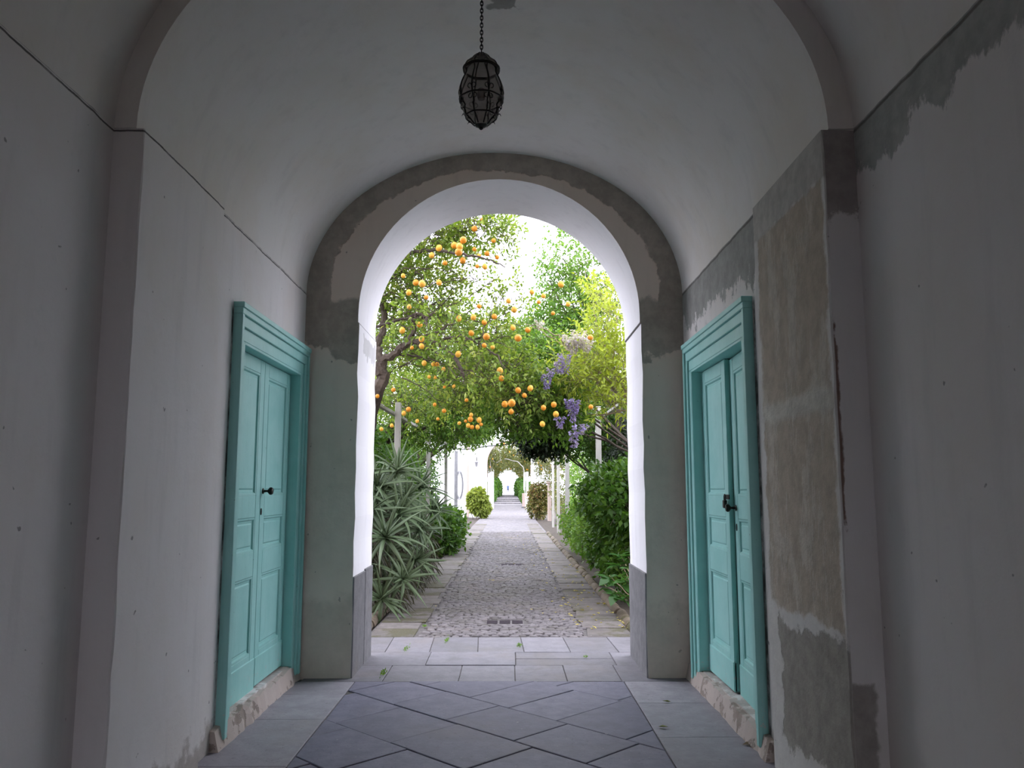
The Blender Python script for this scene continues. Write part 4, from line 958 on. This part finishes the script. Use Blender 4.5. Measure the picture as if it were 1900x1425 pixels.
# hose on a pipe, cable over the path
hs = empty('garden_hose', (-2.05, 32, 0)); tag(hs, 'grey hose looped over a standing pipe beside the left gateway wall', 'hose')
bm = bmesh.new(); tube(bm, [(0, 0, -.05), (0, 0, 3.1)], .07, 10); obj('stand_pipe', bm, M_HOSE, hs, True)
for k in range(3):
    bm = bmesh.new(); tube(bm, [(.14 + (.11 + .02*k)*math.sin(2*PI*i/24), -.08, 1.75 + (.48 + .04*k)*math.cos(2*PI*i/24)) for i in range(25)], .014, 6, False); obj('hose_loop', bm, M_HOSE, hs, True)
cb = bmesh.new(); tube(cb, smooth_path([(-1.92, 25.2, 2.95), P(858, 834, 25), P(905, 828, 24.5), P(945, 824, 24), P(985, 812, 23), (1.92, 26.5, 2.9)], 6), .014, 6)
tag(obj('overhead_cable', cb, M_CABLE, None, True), 'thin black cable slung across the path between pergola posts', 'cable')

# ------------------------------------------------------------------ terrace, rail and walker at the very end
rl = empty('terrace_railing', (0, 149, .66)); tag(rl, 'thin railing across the bright far end of the path', 'railing')
for z in (.55, 1.1): bm = bmesh.new(); tube(bm, [(-6, 0, z), (6, 0, z)], .03, 6); obj('rail_bar', bm, M_HOSE, rl)
for x in (-6, -3, 3, 6): bm = bmesh.new(); tube(bm, [(x, 0, -.02), (x, 0, 1.12)], .04, 6); obj('rail_post', bm, M_HOSE, rl)
def person():
    q = P(942.5, 916, 143); root = empty('person', (q.x, 143, .66)); tag(root, 'person in a blue jacket and jeans standing at the far end of the path', 'person')
    J = {'pel': (0, 0, .95), 'sp': (0, .01, 1.15), 'ch': (0, 0, 1.36), 'nk': (0, .01, 1.50), 'hd': (0, -.01, 1.60), 'ht': (0, -.01, 1.72)}
    R = {'pel': .16, 'sp': .165, 'ch': .18, 'nk': .065, 'hd': .10, 'ht': .07}; E_ = [('pel', 'sp'), ('sp', 'ch'), ('ch', 'nk'), ('nk', 'hd'), ('hd', 'ht')]
    for s, n in ((-1, 'l'), (1, 'r')):
        J.update({n+'sh': (s*.20, 0, 1.40), n+'el': (s*.29, .03, 1.15), n+'wr': (s*.27, -.08, .95), n+'ha': (s*.26, -.11, .86), n+'hi': (s*.10, 0, .88), n+'kn': (s*.12, -.03 + .05*s, .48), n+'an': (s*.14, .02 + .08*s, .08), n+'to': (s*.15, -.14 + .08*s, .04)})
        R.update({n+'sh': .09, n+'el': .065, n+'wr': .045, n+'ha': .04, n+'hi': .115, n+'kn': .075, n+'an': .05, n+'to': .04}); E_ += [('ch', n+'sh'), (n+'sh', n+'el'), (n+'el', n+'wr'), (n+'wr', n+'ha'), ('pel', n+'hi'), (n+'hi', n+'kn'), (n+'kn', n+'an'), (n+'an', n+'to')]
    ks = list(J); me = bpy.data.meshes.new('body'); me.from_pydata([J[k] for k in ks], [(ks.index(a), ks.index(b)) for a, b in E_], []); o = link('body', me, None, root)
    sk = o.modifiers.new('skin', 'SKIN')
    for i, k in enumerate(ks): me.skin_vertices[0].data[i].radius = (R[k], R[k] * .8)
    me.skin_vertices[0].data[0].use_root = True
    o.modifiers.new('sub', 'SUBSURF').levels = 2; o.modifiers['sub'].render_levels = 2
    nb = NB('clothes'); tc = nb.new('ShaderNodeTexCoord'); sp = nb.new('ShaderNodeSeparateXYZ'); nb.t.links.new(tc.outputs['Object'], sp.inputs[0]); z = X(nb, sp.outputs[2])
    col = nb.mix((z - .92).step(-.01, .01), (.02, .03, .07), (.06, .10, .20)); col = nb.mix((z - 1.5).step(-.01, .01), col, (.45, .30, .22)); col = nb.mix((.09 - z).step(-.01, .01), col, (.05, .04, .04))
    me.materials.append(nb.done(col, .9))
    bm = bmesh.new(); lathe(bm, [(0, 1.76), (.07, 1.74), (.108, 1.67), (.105, 1.60), (.08, 1.56)], 12, c=(0, .02, 0)); obj('hair', bm, simple('grey_hair', (.20, .19, .19), .9), root, True)
person()

# ------------------------------------------------------------------ small things on the ground
def leafy(mat, L=.07, W=.035):
    bm = bmesh.new(); v = [bm.verts.new(p) for p in ((0, 0, .004), (L*.4, W*.5, .014), (L*.4, -W*.5, .012), (L, 0, .010), (L*.45, 0, .003))]
    for f in ((0, 4, 1), (0, 2, 4), (1, 4, 3), (4, 2, 3)): bm.faces.new([v[i] for i in f])
    me = bm_mesh('fallen_leaf', bm); me.materials.append(mat); return me
FY, FG, FB = leafy(M_FALL, .06, .035), leafy(M_FALLG), leafy(M_FALLB, .09, .05)
for i in range(170):
    y = 9.4 + abs(random.gauss(0, 1)) * 5.5 + (i % 3 == 0) * random.uniform(0, 14); x = min(1.36, max(-1.4, 1.05 + random.gauss(0, .33) - (i % 6 == 0) * random.uniform(0, 2.3)))
    o = bpy.data.objects.new('fallen_leaf', FY); COL.objects.link(o); o.location = (x, y, .006); o.rotation_euler = (random.gauss(0, .15), random.gauss(0, .15), random.uniform(0, 6.3)); s = random.uniform(.6, 1.25); o.scale = (s, s, s)
    tag(o, 'small yellow fallen leaf lying on the garden path', 'leaf', 'yellow leaves fallen on the path')
Gz = lambda u, v: (lambda q: (EYE + (q - EYE) * (1.6 / (1.6 - q.z))))(P(u, v, 1))
for (x, y, me, lb) in ((1545, 282, FG, 'yellow-green leaf on the floor farthest from the right door'), (1500, 367, FG, 'olive leaf on the slab floor left of the brown leaf'), (1775, 378, FG, 'small green leaf on the floor nearest the right wall base'), (1785, 428, FB, 'curled brown leaf on the floor below the right door')):
    g = Gz(400 + x*.5474, 1150 + y*.5474); o = bpy.data.objects.new('fallen_leaf', me); COL.objects.link(o); o.location = (g.x, g.y, .005); o.rotation_euler = (0, 0, random.uniform(0, 6)); tag(o, lb, 'leaf')
for k, (x, y, lb) in enumerate(((645, 100, 'weed tuft in the joint of the outermost slab row, left'), (783, 72, 'largest weed tuft growing where slabs meet cobbles'), (570, 182, 'weed tuft in the slab joint closest to the left jamb'), (1030, 88, 'weed tuft in the slab joint at the middle of the threshold'), (1252, 128, 'tiny weed at the slab corner near the right jamb'), (708, 22, 'weed growing between the left edge slabs of the path'))):
    g = Gz(400 + x*.5474, 1150 + y*.5474); n = 46 if k != 4 else 18
    pos = np.stack([RNG.normal(0, .010, n), RNG.normal(0, .08 if k in (1, 2, 0) else .035, n), RNG.uniform(-.005, .01, n)], 1); ax = RNG.normal(size=(n, 3)) * .6 + np.array([0, 0, .7])
    V, Fc = leaves(pos, ax, .026, .012); o = link('weed_tuft', np_mesh('weed_tuft', V, Fc), M_MIDG); o.location = (g.x, g.y, .0); tag(o, lb, 'weed')
